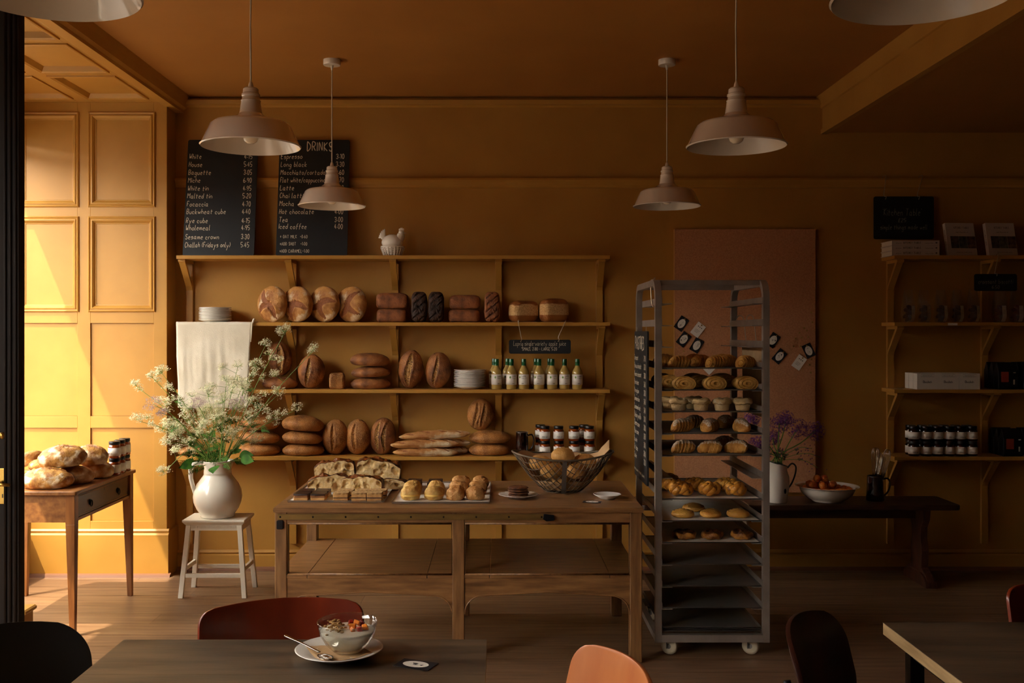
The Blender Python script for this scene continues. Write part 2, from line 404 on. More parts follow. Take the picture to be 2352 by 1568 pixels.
pv = struct(box('ground_pavement', mat('pavement', '4a4642', .9, col2='544f4a', nscale=4), -12.6, FX - .08, -20, 26, -.2, -.1))
wo_ = struct(box('wall_opposite', mat('street_brick', '5a4638', .9, col2='64503f', nscale=6), -13, -12.6, -20, 26, -.2, 4.1))  # unseen building added to block low sky light, its height set for that
# --- tall dark panelled door standing open at the left
DY = 3.9; dx0, dx1 = -2.62, -1.868
dr = struct(MB().box(dx0, dx1, DY + .012, DY + .046, .008, 2.915).obj('door_1', black_door))
for a, b in ((dx0, dx0 + .1), (dx1 - .075, dx1)): box('door_stile', black_door, a, b, DY, DY + .012, .008, 2.915, dr, .002)
for a, b in ((.008, .25), (Z(1010, DY) - .05, Z(1010, DY) + .05), (Z(432, DY), Z(365, DY)), (2.83, 2.915)): box('door_rail', black_door, dx0 + .1, dx1 - .075, DY, DY + .012, a, b, dr, .002)
for i in range(3): MB().tube([(dx1 - .012 - .02 * i, DY - .001, .01), (dx1 - .012 - .02 * i, DY - .001, 2.91)], .006, 8).obj('door_bead', black_door, dr, smooth=True)
hz = Z(1107, DY); hx = X(5, DY)
box('lock_plate', brass, hx - .02, hx + .018, DY - .005, DY, Z(1157, DY), Z(1075, DY), dr, .002)
MB().tube([(hx, DY - .004, hz), (hx, DY - .045, hz), (hx + .01, DY - .052, hz), (hx + .055, DY - .052, hz - .004)], [.008, .008, .008, .006], 10).obj('door_handle', brass, dr, smooth=True)
MB().box(hx + .002, hx + .006, DY - .006, DY - .004, hz - .06, hz - .045).obj('keyhole', black_plastic, dr)
MB().lathe([(0, 0), (.014, 0), (.012, .008), (0, .01)], 16).xf(Matrix.Translation((hx, DY, Z(1000, DY))) @ Euler((R(90), 0, 0)).to_matrix().to_4x4()).obj('lock_rose', brass, dr, smooth=True)
# low painted step by the door
b_ = struct(MB().box(-2.9, -2.115, 4.465, 4.55, 0, .245).obj('trim_7', paint_shelf))
MB().prism([(-2.9, .245), (-2.108, .245), (-2.1, .252), (-2.1, .262), (-2.108, .268), (-2.9, .268)], 4.445, 4.555).obj('step_nosing', paint_shelf, b_)

# ================================================================== WALL SHELVES
SZ = [1.979, 1.567, 1.1535, .7405]; SD = .21; SF = WY - SD
def shelf_unit(name, label, x0, x1, ups, ups_bottom):
    t = thing(name, label, 'shelf', ((x0 + x1) / 2, WY, ups_bottom)); cx = (x0 + x1) / 2; b0 = ups_bottom
    for z in SZ:
        box('shelf_board', paint_shelf, x0 - cx, x1 - cx, -SD, 0, z - .022 - b0, z - b0, t, .0015)
    for u in ups:
        box('upright', paint_shelf, u - .021 - cx, u + .021 - cx, -.02, 0, 0, SZ[0] - .022 - b0, t, .001)
        for z in SZ:
            zt = z - .022 - b0; c = u - cx
            m = MB()
            m.prism([(-.02, zt), (-.178, zt), (-.178, zt - .014), (-.168, zt - .020), (-.02, zt - .020)], c - .021, c + .021, 'x')
            m.prism([(-.168, zt - .02), (-.135, zt - .02), (-.02, zt - .155), (-.02, zt - .185), (-.034, zt - .16)], c - .019, c + .019, 'x')
            m.obj('bracket', paint_shelf, t)
    return t
shelf_unit('wall_shelf', 'long mustard painted wall shelving with bracketed boards full of bread', -1.982, .686, [-1.96, -1.303, -.655, 0, .64], .164)
shelf_unit('wall_shelf', 'short dark wall shelving holding cookbooks, jars and coffee bags', 2.436, 4.4, [2.487, 3.085, 3.69, 4.29], .164)

# ================================================================== PENDANT LAMPS
def pendant():
    t = thing('pendant_lamp', '', 'lamp')
    P = [(.182, 0), (.186, .004), (.181, .008), (.148, .078), (.136, .089), (.118, .094), (.085, .100), (.066, .108), (.05, .116), (.042, .124), (.038, .150), (.0355, .168), (.0370, .172), (.033, .176),
         (.031, .186), (.0340, .190), (.0340, .196), (.030, .200), (.029, .215), (.024, .220), (0, .221)]
    MB().lathe(P + [(0, .217), (.022, .214), (.027, .18), (.034, .13), (.06, .104), (.084, .096), (.116, .090), (.132, .085), (.144, .076), (.178, .006), (.182, 0)], 56).obj('lamp_shade', enamel, t, angle=35)
    MB().lathe([(.0, 0), (.012, .001), (.024, .01), (.03, .026), (.028, .042), (.018, .062), (.013, .075), (.013, .10), (0, .10)], 24, z0=.012).obj('bulb', bulb_m, t, smooth=True)
    MB().tube([(0, 0, .217), (0, 0, .222), (0, 0, .236), (0, 0, .246)], [.011, .011, .008, .004], 12).obj('cord_grip', enamel, t, smooth=True)
    MB().tube([(0, 0, .24), (.0015, 0, .45), (-.001, 0, .62), (0, 0, CH - 2.195)], .0032, 8).obj('cord', cord_m, t, smooth=True)
    MB().lathe([(0, -.03), (.045, -.03), (.0475, -.027), (.0475, 0), (0, 0)], 32, z0=CH - 2.195).obj('ceiling_rose', enamel, t, angle=40)
    MB().tube([(0, 0, CH - 2.195 - .03), (0, 0, CH - 2.195 - .055)], [.009, .005], 10).obj('cord_entry', enamel, t, smooth=True)
    return t
lp = stepper(pendant)
for x, y, l in ((-.915, 5.5, 'white enamel pendant lamp hanging in front of the drinks board'), (.925, 5.5, 'white enamel pendant lamp hanging between the bread shelves and the cork board, above the rack'),
                (-.925, 3.74, 'white enamel pendant lamp whose shade covers the tops of both menu boards'), (.888, 3.74, 'white enamel pendant lamp with smooth bell shade hanging just before the cork board'),
                (-.925, 2.055, 'cropped white enamel pendant lamp hanging beside the panelled bay ceiling'), (.882, 2.08, 'cropped white enamel pendant lamp crossing the lit ceiling step')):
    lp((x, y, 2.195), random.Random(x).uniform(0, 6), l, 'white enamel pendant lamps')
# ================================================================== BLACKBOARDS
def board(name, label, w_, h, t=.008):
    o = thing(name, label, 'sign'); p = MB().prism(rrect(-w_ / 2, w_ / 2, 0, h, .012, 3), 0, t).obj('panel', slate, o); return o
def menu(label, xc, lines, loc, rot):
    o = board('chalkboard_menu', label, .443, .752); o.location = loc; o.rotation_euler = rot
    for kind, txt, price, z in lines: 
        if kind == 'h': write(txt, -.045, z, .056, o, chalk, wd=.0058, fit=.17, slant=0)
        elif kind == 's': write(txt, -.196, z, .0195, o, chalk, wd=.0022, slant=0, xs=.85, gap=1.5)
        else:
            mb, wt = letters(txt, .031, .003); write(txt, -.208, z, .031, o, chalk, wd=.0036, fit=min(.285, wt * .88))
            if price: write(price, .196, z, .030, o, chalk, wd=.0036, align='r', fit=.056 if len(price) == 4 else .06, slant=0)
    return o
f = lambda py: (582 - py) / 260 * .752 - .009
L1 = [('n', t, p, f(y)) for t, p, y in (('White', '4.15', 362), ('House', '5.45', 380), ('Baguette', '3.05', 398), ('Miche', '6.90', 416), ('White tin', '4.95', 434), ('Malted tin', '5.20', 451),
      ('Focaccia', '4.70', 469), ('Buckwheat cube', '4.40', 486), ('Rye cube', '4.15', 506), ('Wholemeal', '4.95', 522), ('Sesame crown', '3.30', 542), ('Challah (Fridays only)', '5.45', 560))]
L2 = [('h', 'DRINKS', '', f(344))] + [('n', t, p, f(y)) for t, p, y in (('Espresso', '3.10', 362), ('Long black', '3.30', 380), ('Macchiato/cortado', '3.60', 398), ('Flat white/cappuccino', '3.70', 415), ('Latte', '3.80', 433),
      ('Chai latte', '3.90', 450), ('Mocha', '4.00', 468), ('Hot chocolate', '4.00', 486), ('Tea', '3.00', 504), ('Iced coffee', '4.00', 519))] + \
     [('s', '* OAT MILK  +0.60', '', f(540)), ('s', '*ADD SHOT   +1.00', '', f(556)), ('s', '*ADD CARAMEL+1.00', '', f(572))]
lean = -math.atan2(.115, .74)
menu('tall black chalkboard listing breads and prices on the top shelf', 0, L1, (X(501.5, 6.23), 6.225, SZ[0] + .0015), (lean, 0, 0))
menu('tall black chalkboard headed DRINKS with coffee prices on the top shelf', 0, L2, (X(715.5, 6.23), 6.225, SZ[0] + .0015), (lean, 0, 0))
def shook(parent, pts, r=.0022): return MB().tube(cat_rom(pts, 4), r, 8).obj('hook', wire, parent, smooth=True, label='bent wire hook')
# juice sign hanging from the second shelf
d = SF - .012
o = board('hanging_sign', 'black hanging sign about apple juice above the green-capped bottles', X(1311, d) - X(1169, d), Z(780, d) - Z(812, d), .005); o.location = (X(1240, d), d, Z(812, d))
write('Laprig single-variety apple juice', 0, .05, .028, o, chalk, wd=.0022, fit=.325, align='c', y=-.002); write('SMALL 2.80 - LARGE 5.20', 0, .02, .018, o, chalk, wd=.002, fit=.215, align='c', slant=0, y=-.002)
hh = Z(780, d) - Z(812, d)
for xa, xb in ((-.132, -.115), (.155, .115)):
    zt = SZ[1] - (Z(812, d))
    shook(o, [(xb - .004, -.006, hh - .012), (xb + .004, -.003, hh + .001), (xb, .001, hh + .02), (xa, .004, zt + .0), (xa + .002, .010, zt + .012), (xa + .004, .022, zt + .008), (xa + .004, .03, zt + .003)])
# cookbook sign on the picture rail
d = WY - .05
o = board('hanging_sign', 'square black sign reading Kitchen Table hanging from the picture rail', X(2145, d) - X(2007, d), Z(451, d) - Z(549, d), .006); o.location = (X(2076, d), d, Z(549, d))
write("'Kitchen Table'", -.01, .15, .042, o, chalk_dim, wd=.0028, fit=.25, align='c'); write('£25', -.01, .108, .022, o, chalk_dim, wd=.0024, align='c', fit=.055); write('simple things made well', 0, .062, .03, o, chalk_dim, wd=.0026, fit=.30, align='c')
hh = Z(451, d) - Z(549, d); zr = 2.482 - Z(549, d)
for xa, xb in ((-.112, -.125), (.118, .085)):
    shook(o, [(xb + .006, -.006, hh - .02), (xb + .012, -.005, hh - .001), (xb, .002, hh + .01), (xa, .004, zr), (xa - .004, .016, zr + .014), (xa - .008, .028, zr + .012), (xa - .008, .034, zr + .003)])
# biscotti sign
d = SF - .012
o = board('hanging_sign', 'small black sign reading croissant biscotti hanging by one hook', X(2336, d) - X(2238, d), Z(629, d) - Z(668, d), .005); o.location = (X(2287, d), d, Z(668, d))
write('croissant biscotti', 0, .045, .028, o, chalk_dim, wd=.0022, fit=.215, align='c'); write('6.50', 0, .014, .02, o, chalk_dim, wd=.002, align='c', fit=.05)
hh = Z(629, d) - Z(668, d); zt = SZ[0] - Z(668, d)
shook(o, [(.004, -.006, hh - .012), (.006, -.003, hh + .002), (-.004, .001, hh + .01), (.018, .004, zt), (.02, .010, zt + .012), (.02, .022, zt + .008), (.02, .03, zt + .003)])

# ================================================================== LINEN CLOTH over the second shelf
V = []; F = []; NX, NY = 40, 44
x0, x1 = X(404, SF - .01), X(578, SF - .01); zt = SZ[1]
for j in range(NY + 1):
    for i in range(NX + 1):
        u = i / NX; v = j / NY; s = v * .68 - .15                      # metres along the cloth; s<0 lies on the shelf
        x = x0 + (x1 - x0) * u
        fold = .0045 * noise.noise(Vector((u * 5, v * 1.2, 3))) + .0022 * noise.noise(Vector((u * 16, v * 2.5, 7))) + .0012 * noise.noise(Vector((u * 34, v * 12, 1)))
        if s < 0: yy, zz = SF - s - .006, zt + .003 + max(0, fold) * .5
        else:
            k = min(1, s / .25); yy = SF - .008 - (fold + .004) * 1.6 * k - .010 * k; zz = zt + .003 - s
            x += (.014 * k * (1 - 2 * u)) + .004 * math.sin(v * 9 + u * 3) * k
            zz += .02 * (u - .5) ** 2 * k
        V.append((x, yy, zz))
for j in range(NY):
    for i in range(NX): a = j * (NX + 1) + i; F.append((a, a + 1, a + NX + 2, a + NX + 1))
cl_ = MB().add(V, F).obj('linen_cloth', linen, smooth=True); tag(cl_, 'pale linen cloth draped over the edge of the bread shelf', 'cloth')
sm = cl_.modifiers.new('thick', 'SOLIDIFY'); sm.thickness = .002; sm.offset = 1
# its knotted corner
MB().tube([(x1 + .005, SF + .04, zt + .006), (x1 + .012, SF + .02, zt + .015), (x1 + .014, SF - .004, zt + .018), (x1 + .004, SF - .014, zt - .01), (x1 - .002, SF - .018, zt - .12)], [.006, .007, .008, .006, .003], 8).obj('cloth_corner', linen, cl_, smooth=True)

# ================================================================== PLATES
def plate_mesh(r, h, name='plate'):
    return MB().lathe([(0, 0.0), (r * .55, 0.0), (r * .58, -.0), (r * .62, .004), (r * .98, h - .003), (r, h - .001), (r * .985, h), (r * .66, .007), (r * .6, .0045), (0, .0045)], 48).mesh(name, porcelain, True)
pm = plate_mesh(.1, .018)
def plate_stack(x, y, z, n, step, label, group):
    for k in range(n):
        o = bpy.data.objects.new('plate', pm); C.objects.link(o); o.location = (x + random.Random(k + n).uniform(-.002, .002), y, z + k * step); tag(o, label, 'plate', group)
plate_stack(X(495, 6.26), 6.255, SZ[1] + .0005, 9, .0094, 'white plate in the stack next to the linen cloth', 'plates stacked by the linen cloth')
plate_stack(X(1079, 6.26), 6.255, SZ[2] + .0005, 12, .0092, 'white plate in the stack between the loaves and the juice bottles', 'plates stacked by the juice bottles')

# ================================================================== BREAD
c_sour = crust('sourdough_crust', '8e5220', 'd29a52', '7a4218', 'f2e2be', .10, scale=16)
c_dark = crust('dark_crust', '56301a', 'b4723a', 'd09c54', 'c09a66', -.06, scale=12)
c_seed = crust('seeded_crust', '784820', 'c48240', 'd09450', None, 0, 'd8b070')
c_rye = crust('rye_crust', '5e341c', 'a66436', '54301c', 'b08c60', -.06, scale=20)
c_rye_dk = crust('burnt_rye_crust', '26160e', '4e2e1a', '1c100a', None)
c_white = crust('white_tin_crust', '80441a', 'ba7834', 'ecc486', None, scale=8, sdark='c8965a')
c_bag = crust('baguette_crust', '9a5f2c', 'c79254', '7a3e14', 'e2cda6', .10, scale=14)
c_roll = crust('roll_crust', 'b8823e', 'd3a25c', 'c49048', 'ecd9b4', .0, scale=10, rough=.5)
c_pale = crust('sunny_crust', '86501e', 'd8a050', '7a4214', 'f6e8c8', .10, scale=24)
def fbm(p, s):
    q = Vector(p) * s; return noise.noise(q) + .5 * noise.noise(q * 2.1) + .25 * noise.noise(q * 4.3)
def sp(a, e): return math.copysign(abs(a) ** e, a)
def smooth01(a, b, x):
    t = max(0, min(1, (x - a) / (b - a))); return t * t * (3 - 2 * t)
def loaf_mb(hx, hy, hz, seed, score=None, e=1.0, amp=.06, fine=.03, flat=.6, nu=64, nv=36):
    off = Vector((seed * 3.17, seed * 1.7, seed * .9)); V = []; F = []; K = []
    sc = min(hx, hy, hz)
    for i in range(nv + 1):
        th = -PI / 2 + PI * i / nv
        for j in range(nu):
            ph = 2 * PI * j / nu
            n = Vector((math.cos(th) * math.cos(ph), math.cos(th) * math.sin(ph), math.sin(th)))
            ex = e if e < 1 else 1
            p = Vector((sp(n.x, ex) * hx, sp(n.y, ex) * hy, sp(n.z, ex) * hz))
            m = 0; dsp = amp * sc * fbm(n + off, 1.3) + fine * sc * noise.noise((n + off) * 11)
            if score and n.z > -.15:
                if score in ('slash', 'double', 'wide'):
                    for c0 in ((0,) if score != 'double' else (-.27, .27)):
                        c = c0 + .08 * math.sin(n.x * 3 + seed)
                        wdt = (.30 if score == 'wide' else .17) * max(0, 1 - (n.x / .88) ** 2)
                        s = n.y - c
                        if wdt > .02:
                            q = 1 - smooth01(wdt * .75, wdt, abs(s)); m = max(m, q)
                            dsp -= sc * .10 * q; dsp += sc * .05 * q * noise.noise((n + off) * 7)
                            dsp += sc * .13 * math.exp(-((s - wdt * 1.05) / .06) ** 2) * (1 if wdt > .05 else 0)
                            dsp += sc * .05 * math.exp(-((s + wdt * 1.05) / .07) ** 2)
                elif score == 'cross':
                    a = seed * .6; x_, y_ = n.x * math.cos(a) + n.y * math.sin(a), -n.x * math.sin(a) + n.y * math.cos(a)
                    r_ = math.hypot(n.x, n.y); wd_ = .21 * max(0, 1 - (r_ / .98) ** 3)
                    dd = min(abs(x_ + .1 * math.sin(y_ * 4)), abs(y_ + .1 * math.sin(x_ * 4)) if x_ < .25 else 9)
                    if wd_ > .02:
                        q = 1 - smooth01(wd_ * .8, wd_, dd); m = q; dsp -= sc * .09 * q; dsp += sc * .06 * q * noise.noise((n + off) * 6)
                        dsp += sc * .08 * math.exp(-((dd - wd_ * 1.15) / .07) ** 2)
                elif score == 'diag':
                    t = (p.x / hx) * 2.2 + (p.y / hy) * .9 + seed; s = t - round(t)
                    q = (1 - smooth01(.08, .16, abs(s))) * (1 if n.z > .3 else 0) * (1 if abs(n.y) < .75 else 0); m = q; dsp -= sc * .12 * q; dsp += sc * .08 * math.exp(-((s - .2) / .08) ** 2) * (n.z > .3)
                elif score == 'tintop':        # pale sides and ends, browned domed top
                    m = 1 - smooth01(.25, .55, n.z + .15 * noise.noise((n + off) * 2)); p.z *= 1.0 if n.z < 0 else 1.12
            p += n * dsp
            if p.z < -flat * hz: p.z = -flat * hz + (p.z + flat * hz) * .12
            V.append(p); K.append(m)
    for i in range(nv):
        for j in range(nu):
            j2 = (j + 1) % nu; F.append((i * nu + j, i * nu + j2, (i + 1) * nu + j2, (i + 1) * nu + j))
    return MB().add(V, F), K
LOAVES = {}
def loaf(label, loc, dims, mt, rot=(0, 0, 0), seed=0, score=None, group=None, name='bread_loaf', cat='bread', key=None, **k):
    mb, K = loaf_mb(*dims, seed, score, **k)
    mb.xf(Euler([R(a) for a in rot]).to_matrix().to_4x4())
    z0 = min(p[2] for p in mb.v); xs = [p[0] for p in mb.v]; ys = [p[1] for p in mb.v]
    cx, cy = (min(xs) + max(xs)) / 2, (min(ys) + max(ys)) / 2
    mb.v = [(a - cx, b - cy, c - z0) for a, b, c in mb.v]
    o = mb.obj(name, mt, smooth=True, mask=K, loc=loc); tag(o, label, cat, group)
    return o, max(p[2] for p in mb.v)
def stack(items, x, y, z, **k):
    for i, (label, dims, mt, rot, seed, dx) in enumerate(items):
        o, h = loaf(label, (x + dx, y, z), dims, mt, rot, seed, **k); z += h - .003
    return z
Y0 = 6.265
W = lambda px: px / (2300 / 6.2)
# shelf 2: four scored boules standing on edge
for k, (px, sd) in enumerate(((625, 1), (683, 2.3), (745, 3.1), (807, 4.2))):
    loaf(['floury round sourdough leaning beside the plate stack, first of four', 'second round sourdough from the plate stack, with a pale square flap', 'third round sourdough from the plate stack, with one wide floury flap', 'round sourdough leaning next to the dark square loaves'][k],
         (X(px, 6.25), 6.258, SZ[1]), (.110, .113, .052), c_sour, (90, 4, -25 - k), sd, 'cross', group='round sourdoughs on the second shelf', amp=.09, flat=.75)
tin = dict(e=.42, amp=.04, fine=.03, flat=.95)
def tin_loaf(label, px0, px1, z, h, mt, seed, rot=(0, 0, 0), dp=.11, y=Y0, score=None, **k):
    d = 6.2; kk = dict(tin); kk.update(k)
    return loaf(label, (X((px0 + px1) / 2, d), y, z), ((X(px1, d) - X(px0, d)) / 2, dp / 2, h / 2), mt, rot, seed, score, **kk)
tin_loaf('dark square rye loaf at the bottom beside the round sourdoughs', 863, 932, SZ[1], .088, c_rye, 11)
tin_loaf('dark square rye loaf with bumpy crust on top beside the round sourdoughs', 862, 935, SZ[1] + .086, .1, c_rye, 12)
for px, sd, l, mt in ((962, 3, 'almost black slashed tin loaf standing on end', c_rye_dk), (1001, 4, 'dark slashed tin loaf on end touching the almost black one', c_rye_dk), (1130, 5, 'lighter brown slashed loaf standing alone on end', c_rye)):
    loaf(l, (X(px, 6.2), Y0 - .03, SZ[1]), (.095, .048, .045), mt, (90, -90, 0), sd, 'diag', e=.5, amp=.03, fine=.03, flat=.95)
tin_loaf('lower brown seeded tin loaf next to the lone upright loaf', 1030, 1102, SZ[1], .085, c_rye, 13)
tin_loaf('upper brown seeded tin loaf next to the lone upright loaf', 1031, 1103, SZ[1] + .083, .09, c_rye, 14)
for px, sd, l in ((1203, 7, 'white tin loaf with golden dome beside the dark upright loaf'), (1274, 8, 'taller white tin loaf at the open end of the shelf')):
    loaf(l, (X(px, 6.2), Y0, SZ[1] + .0035), (.092, .055, .066 if sd == 7 else .072), c_white, (0, 0, 28), sd, 'tintop', e=.55, amp=.05, fine=.015, flat=.9)
    box('paper_slip', kraft, -.11, .11, -.085, .07, 0, .002).location = (X(px, 6.2), Y0, SZ[1] + .0005)
    o = C.objects[-1]; tag(o, 'brown paper slip under the ' + ('white tin loaf beside the dark loaf' if sd == 7 else 'taller white tin loaf'), 'paper')
# shelf 3
loaf('dark oval loaf lying behind the cow parsley, under an upright loaf', (X(638, 6.2), Y0, SZ[2]), (.11, .075, .045), c_dark, (0, 0, 4), 21)
loaf('dark oval loaf propped upright behind the cow parsley', (X(637, 6.2), Y0 + .01, SZ[2] + .08), (.108, .075, .055), c_dark, (80, 82, 0), 22, 'wide')
loaf('brown oval loaf standing upright beside the seeded cube', (X(710, 6.2), Y0, SZ[2]), (.108, .085, .06), c_dark, (90, -84, -12), 23, 'slash')
loaf('small seeded cube loaf', (X(772, 6.2), Y0 - .02, SZ[2]), (.05, .05, .05), c_seed, (0, 0, 10), 24, e=.4, amp=.05, fine=.06, flat=.95)
stack([('bottom brown oval loaf in the stack of three beside the seeded cube', (.124, .08, .045), c_dark, (0, 0, 3), 25, 0), ('middle brown oval loaf in the stack of three beside the seeded cube', (.122, .08, .043), c_dark, (0, -2, -3), 26, .002), ('top dark oval loaf in the stack of three beside the seeded cube', (.124, .082, .05), c_dark, (0, 2, 2), 27, -.002)], X(848, 6.2), Y0 - .01, SZ[2], amp=.05)
loaf('burst dark oval loaf standing upright on the middle shelf', (X(942, 6.2), Y0, SZ[2]), (.12, .08, .06), c_dark, (90, -86, -8), 28, 'wide')
loaf('brown oval loaf with one ear standing next to the plates', (X(1005, 6.2), Y0, SZ[2]), (.114, .082, .062), c_dark, (90, -83, -14), 29, 'slash')
# shelf 4
stack([('bottom brown loaf in the stack of three behind the flowers', (.128, .085, .047), c_seed, (0, 0, 3), 31, .004), ('middle brown loaf in the stack of three behind the flowers', (.13, .085, .047), c_seed, (0, 2, -3), 32, 0), ('top brown loaf in the stack of three behind the flowers', (.13, .085, .052), c_seed, (0, -3, 2), 33, -.004)], X(590, 6.2), Y0 - .01, SZ[3])
stack([('bottom loaf in the stack of three beside the upright split loaves', (.13, .085, .045), c_seed, (0, 0, 3), 34, .004), ('middle loaf in the stack of three beside the upright split loaves', (.126, .085, .047), c_seed, (0, 3, -3), 35, -.004), ('top loaf in the stack of three beside the upright split loaves', (.132, .085, .056), c_seed, (0, 4, 2), 36, -.002)], X(692, 6.2), Y0 - .01, SZ[3])
for px, sd, l, sc_, yaw in ((766, 37, 'upright split loaf touching the stack of three on the lowest shelf', 'slash', -10), (818, 38, 'upright split loaf between two other upright loaves', 'slash', -16), (876, 39, 'upright burst loaf beside the baguettes', 'double', -6)):
    loaf(l, (X(px, 6.2), Y0, SZ[3]), (.11 if sd < 39 else .116, .082, .058), c_seed if sd < 39 else c_dark, (90, -85, yaw), sd, sc_)
for k, (px0, px1, py, dy, l) in enumerate(((903, 1052, 1048, -.05, 'bottom front baguette of the pile'), (897, 1056, 1030, -.045, 'middle front baguette of the pile'), (916, 1080, 1008, -.03, 'top baguette of the pile'), (985, 1075, 1048, .05, 'bottom rear baguette of the pile'), (960, 1080, 1030, .045, 'upper rear baguette of the pile'))):
    z = (SZ[3], SZ[3] + .048, SZ[3] + .098, SZ[3], SZ[3] + .048)[k]
    loaf(l + ' on the lowest shelf', (X((px0 + px1) / 2, 6.2), Y0 - .02 + dy, z), ((px1 - px0) / 2 * 6.2 / 2300, .036, .03), c_bag, (0, (0, -1.5, -3, 0, 0)[k], 0), 41 + k, 'diag', amp=.12, nu=56, flat=.7)
z = stack([('lower seeded oval loaf under an upright loaf by the brown jug', (.128, .088, .046), c_seed, (0, 0, 2), 46, -.002), ('upper seeded oval loaf under an upright loaf by the brown jug', (.13, .088, .048), c_seed, (0, 0, -2), 47, .002)], X(1124, 6.2), Y0, SZ[3])
loaf('split oval loaf balanced upright on two seeded loaves', (X(1103, 6.2), Y0 + .005, z), (.1, .082, .06), c_seed, (90, -84, -4), 48, 'double')
loaf('pale loaf end showing under the flowers on the lowest shelf', (X(432, 6.2), Y0, SZ[3]), (.085, .06, .03), c_bag, (0, 0, 5), 49)

# ================================================================== HEN DISH on the top shelf
d = 6.25; hx_ = X(902, d)
t = thing('hen_dish', 'white ceramic hen sitting on a basket dish', 'ornament', (hx_, 6.24, SZ[0]))
m = MB()
for k in range(5):
    r0 = .05 + .0045 * k; m.lathe([(r0 + .003 * math.sin(a * PI / 4), .004 + .010 * k + .010 * a / 4) for a in range(5)], 40)
m.lathe([(0, 0), (.048, 0), (.05, .004)], 40).lathe([(.070, .054), (.074, .056), (.074, .062), (.068, .064), (0, .064)], 40).obj('basket_base', cream, t, smooth=True)
for k in range(20):
    a = 2 * PI * k / 20
    for q in range(4): pass
    MB().tube([(math.cos(a) * (.054 + .018 * s), math.sin(a) * (.054 + .018 * s), .004 + .05 * s) for s in (0, .33, .66, 1)], .004, 6).obj('basket_weave', cream, t, smooth=True)
mb, K = loaf_mb(.068, .045, .05, 3, amp=.05, nu=40, nv=24)
mb.xf(Matrix.Translation((0, 0, .086))).obj('hen_body', cream, t, smooth=True)
MB().tube(cat_rom([(.03, 0, .09), (.046, 0, .115), (.052, 0, .135), (.054, 0, .146)], 3), [.03, .03, .029, .027, .026, .025, .024, .021, .018, .016][:10], 14).obj('hen_neck', cream, t, smooth=True)
MB().ball((.055, 0, .146), .019, 14, 10).obj('hen_head', cream, t, smooth=True)
MB().tube([(.07, 0, .146), (.083, 0, .142)], [.006, .001], 8).obj('beak', cream, t, smooth=True)
m = MB()
for k in range(4): m.ball((.044 + .008 * k, 0, .165 + (.004 if k in (1, 2) else 0)), .0075, 8, 6, (.8, .6, 1.2))
m.obj('comb', cream, t, smooth=True)
for k in range(6):
    a = R(95 + 13 * k)
    MB().tube(cat_rom([(-.035, 0, .09), (-.05 + .02 * math.cos(a), .0, .12), (-.045 + .045 * math.cos(a), 0, .085 + .085 * math.sin(a))], 4), [.01, .012, .012, .012, .011, .01, .008, .006, .003], 8).obj('tail_feather', cream, t, smooth=True)
# ================================================================== BOTTLES, JARS, JUG on the shelves
def bottle():
    t = thing('juice_bottle', '', 'bottle')
    MB().lathe([(0, 0), (.030, 0), (.0325, .004), (.0325, .098), (.031, .108), (.024, .124), (.017, .136), (.0135, .148), (.0125, .160), (0, .160)], 28).obj('glass_body', juice, t, smooth=True)
    MB().lathe([(0, .187), (.0135, .187), (.0142, .184), (.0142, .172), (.0152, .170), (.0152, .166), (.0142, .164), (.0142, .140), (0, .140)], 20).obj('green_cap', green_cap, t, angle=40)
    lb = MB().lathe([(.0328, .028), (.0331, .028), (.0331, .092), (.0328, .092)], 28).obj('paper_label', label_m, t, smooth=True)
    # printed apple and name on the label, bent round the bottle
    def wrap(mb, rr=.0334): mb.v = [(rr * math.sin(a / rr), -rr * math.cos(a / rr), c) for a, b, c in mb.v]; return mb
    for tx, z, h in (('LAPRIG', .076, .009), ('VALLEY', .064, .009)):
        mb, wt = letters(tx, h, .0011, 0, smooth=1); mb.v = [(a - .006, b, c + z) for a, b, c in mb.v]; wrap(mb).obj('print', ink, lb)
    mb, wt = letters('250 ML', .004, .001, 0, smooth=1); mb.v = [(a - .004, b, c + .034) for a, b, c in mb.v]; wrap(mb).obj('print', ink, lb)
    mb = MB(); mb.add([(-.018 + .006 * math.cos(a), 0, .074 + .007 * math.sin(a)) for a in [2 * PI * k / 10 for k in range(10)]], [tuple(range(9, -1, -1))]); wrap(mb).obj('apple_print', mat('apple_green', '6a8a3a', .7), lb)
    return t
bt = stepper(bottle); rr = random.Random(2)
for px in (1140.5, 1174.5, 1203, 1238, 1268, 1296.5, 1326): bt((X(px, 6.22), 6.215, SZ[2]), rr.uniform(-.35, .35), 'small cloudy juice bottle with green cap, front row under the juice sign', 'juice bottles in the front row')
for px in (1135, 1166, 1231, 1262.5): bt((X(px, 6.3), 6.30, SZ[2]), rr.uniform(-.35, .35), 'small cloudy juice bottle with green cap, standing behind another bottle', 'juice bottles in the back row')
def jar(fill, txt):
    def mk():
        t = thing('jam_jar', '', 'jar')
        MB().lathe([(0, 0), (.029, 0), (.033, .004), (.033, .062), (.030, .070), (.0265, .073), (.0265, .076), (0, .076)], 28).obj('glass_body', fill, t, smooth=True)
        MB().lathe([(0, .092), (.0285, .092), (.030, .090), (.030, .076), (.029, .0745), (0, .0745)], 28).obj('lid', black_plastic, t, angle=40)
        lb = MB().lathe([(.0332, .014), (.0336, .014), (.0336, .058), (.0332, .058)], 28).obj('paper_label', label_m, t, smooth=True)
        mb, wt = letters(txt, .0055, .001, 0, smooth=1); mb.v = [(a - wt / 2, b, c + .024) for a, b, c in mb.v]
        mb.v = [(.0339 * math.sin(a / .0339), -.0339 * math.cos(a / .0339), c) for a, b, c in mb.v]; mb.obj('print', ink, lb)
        return t
    return mk
jt = stepper(jar(amber, 'APRICOT JAM'))
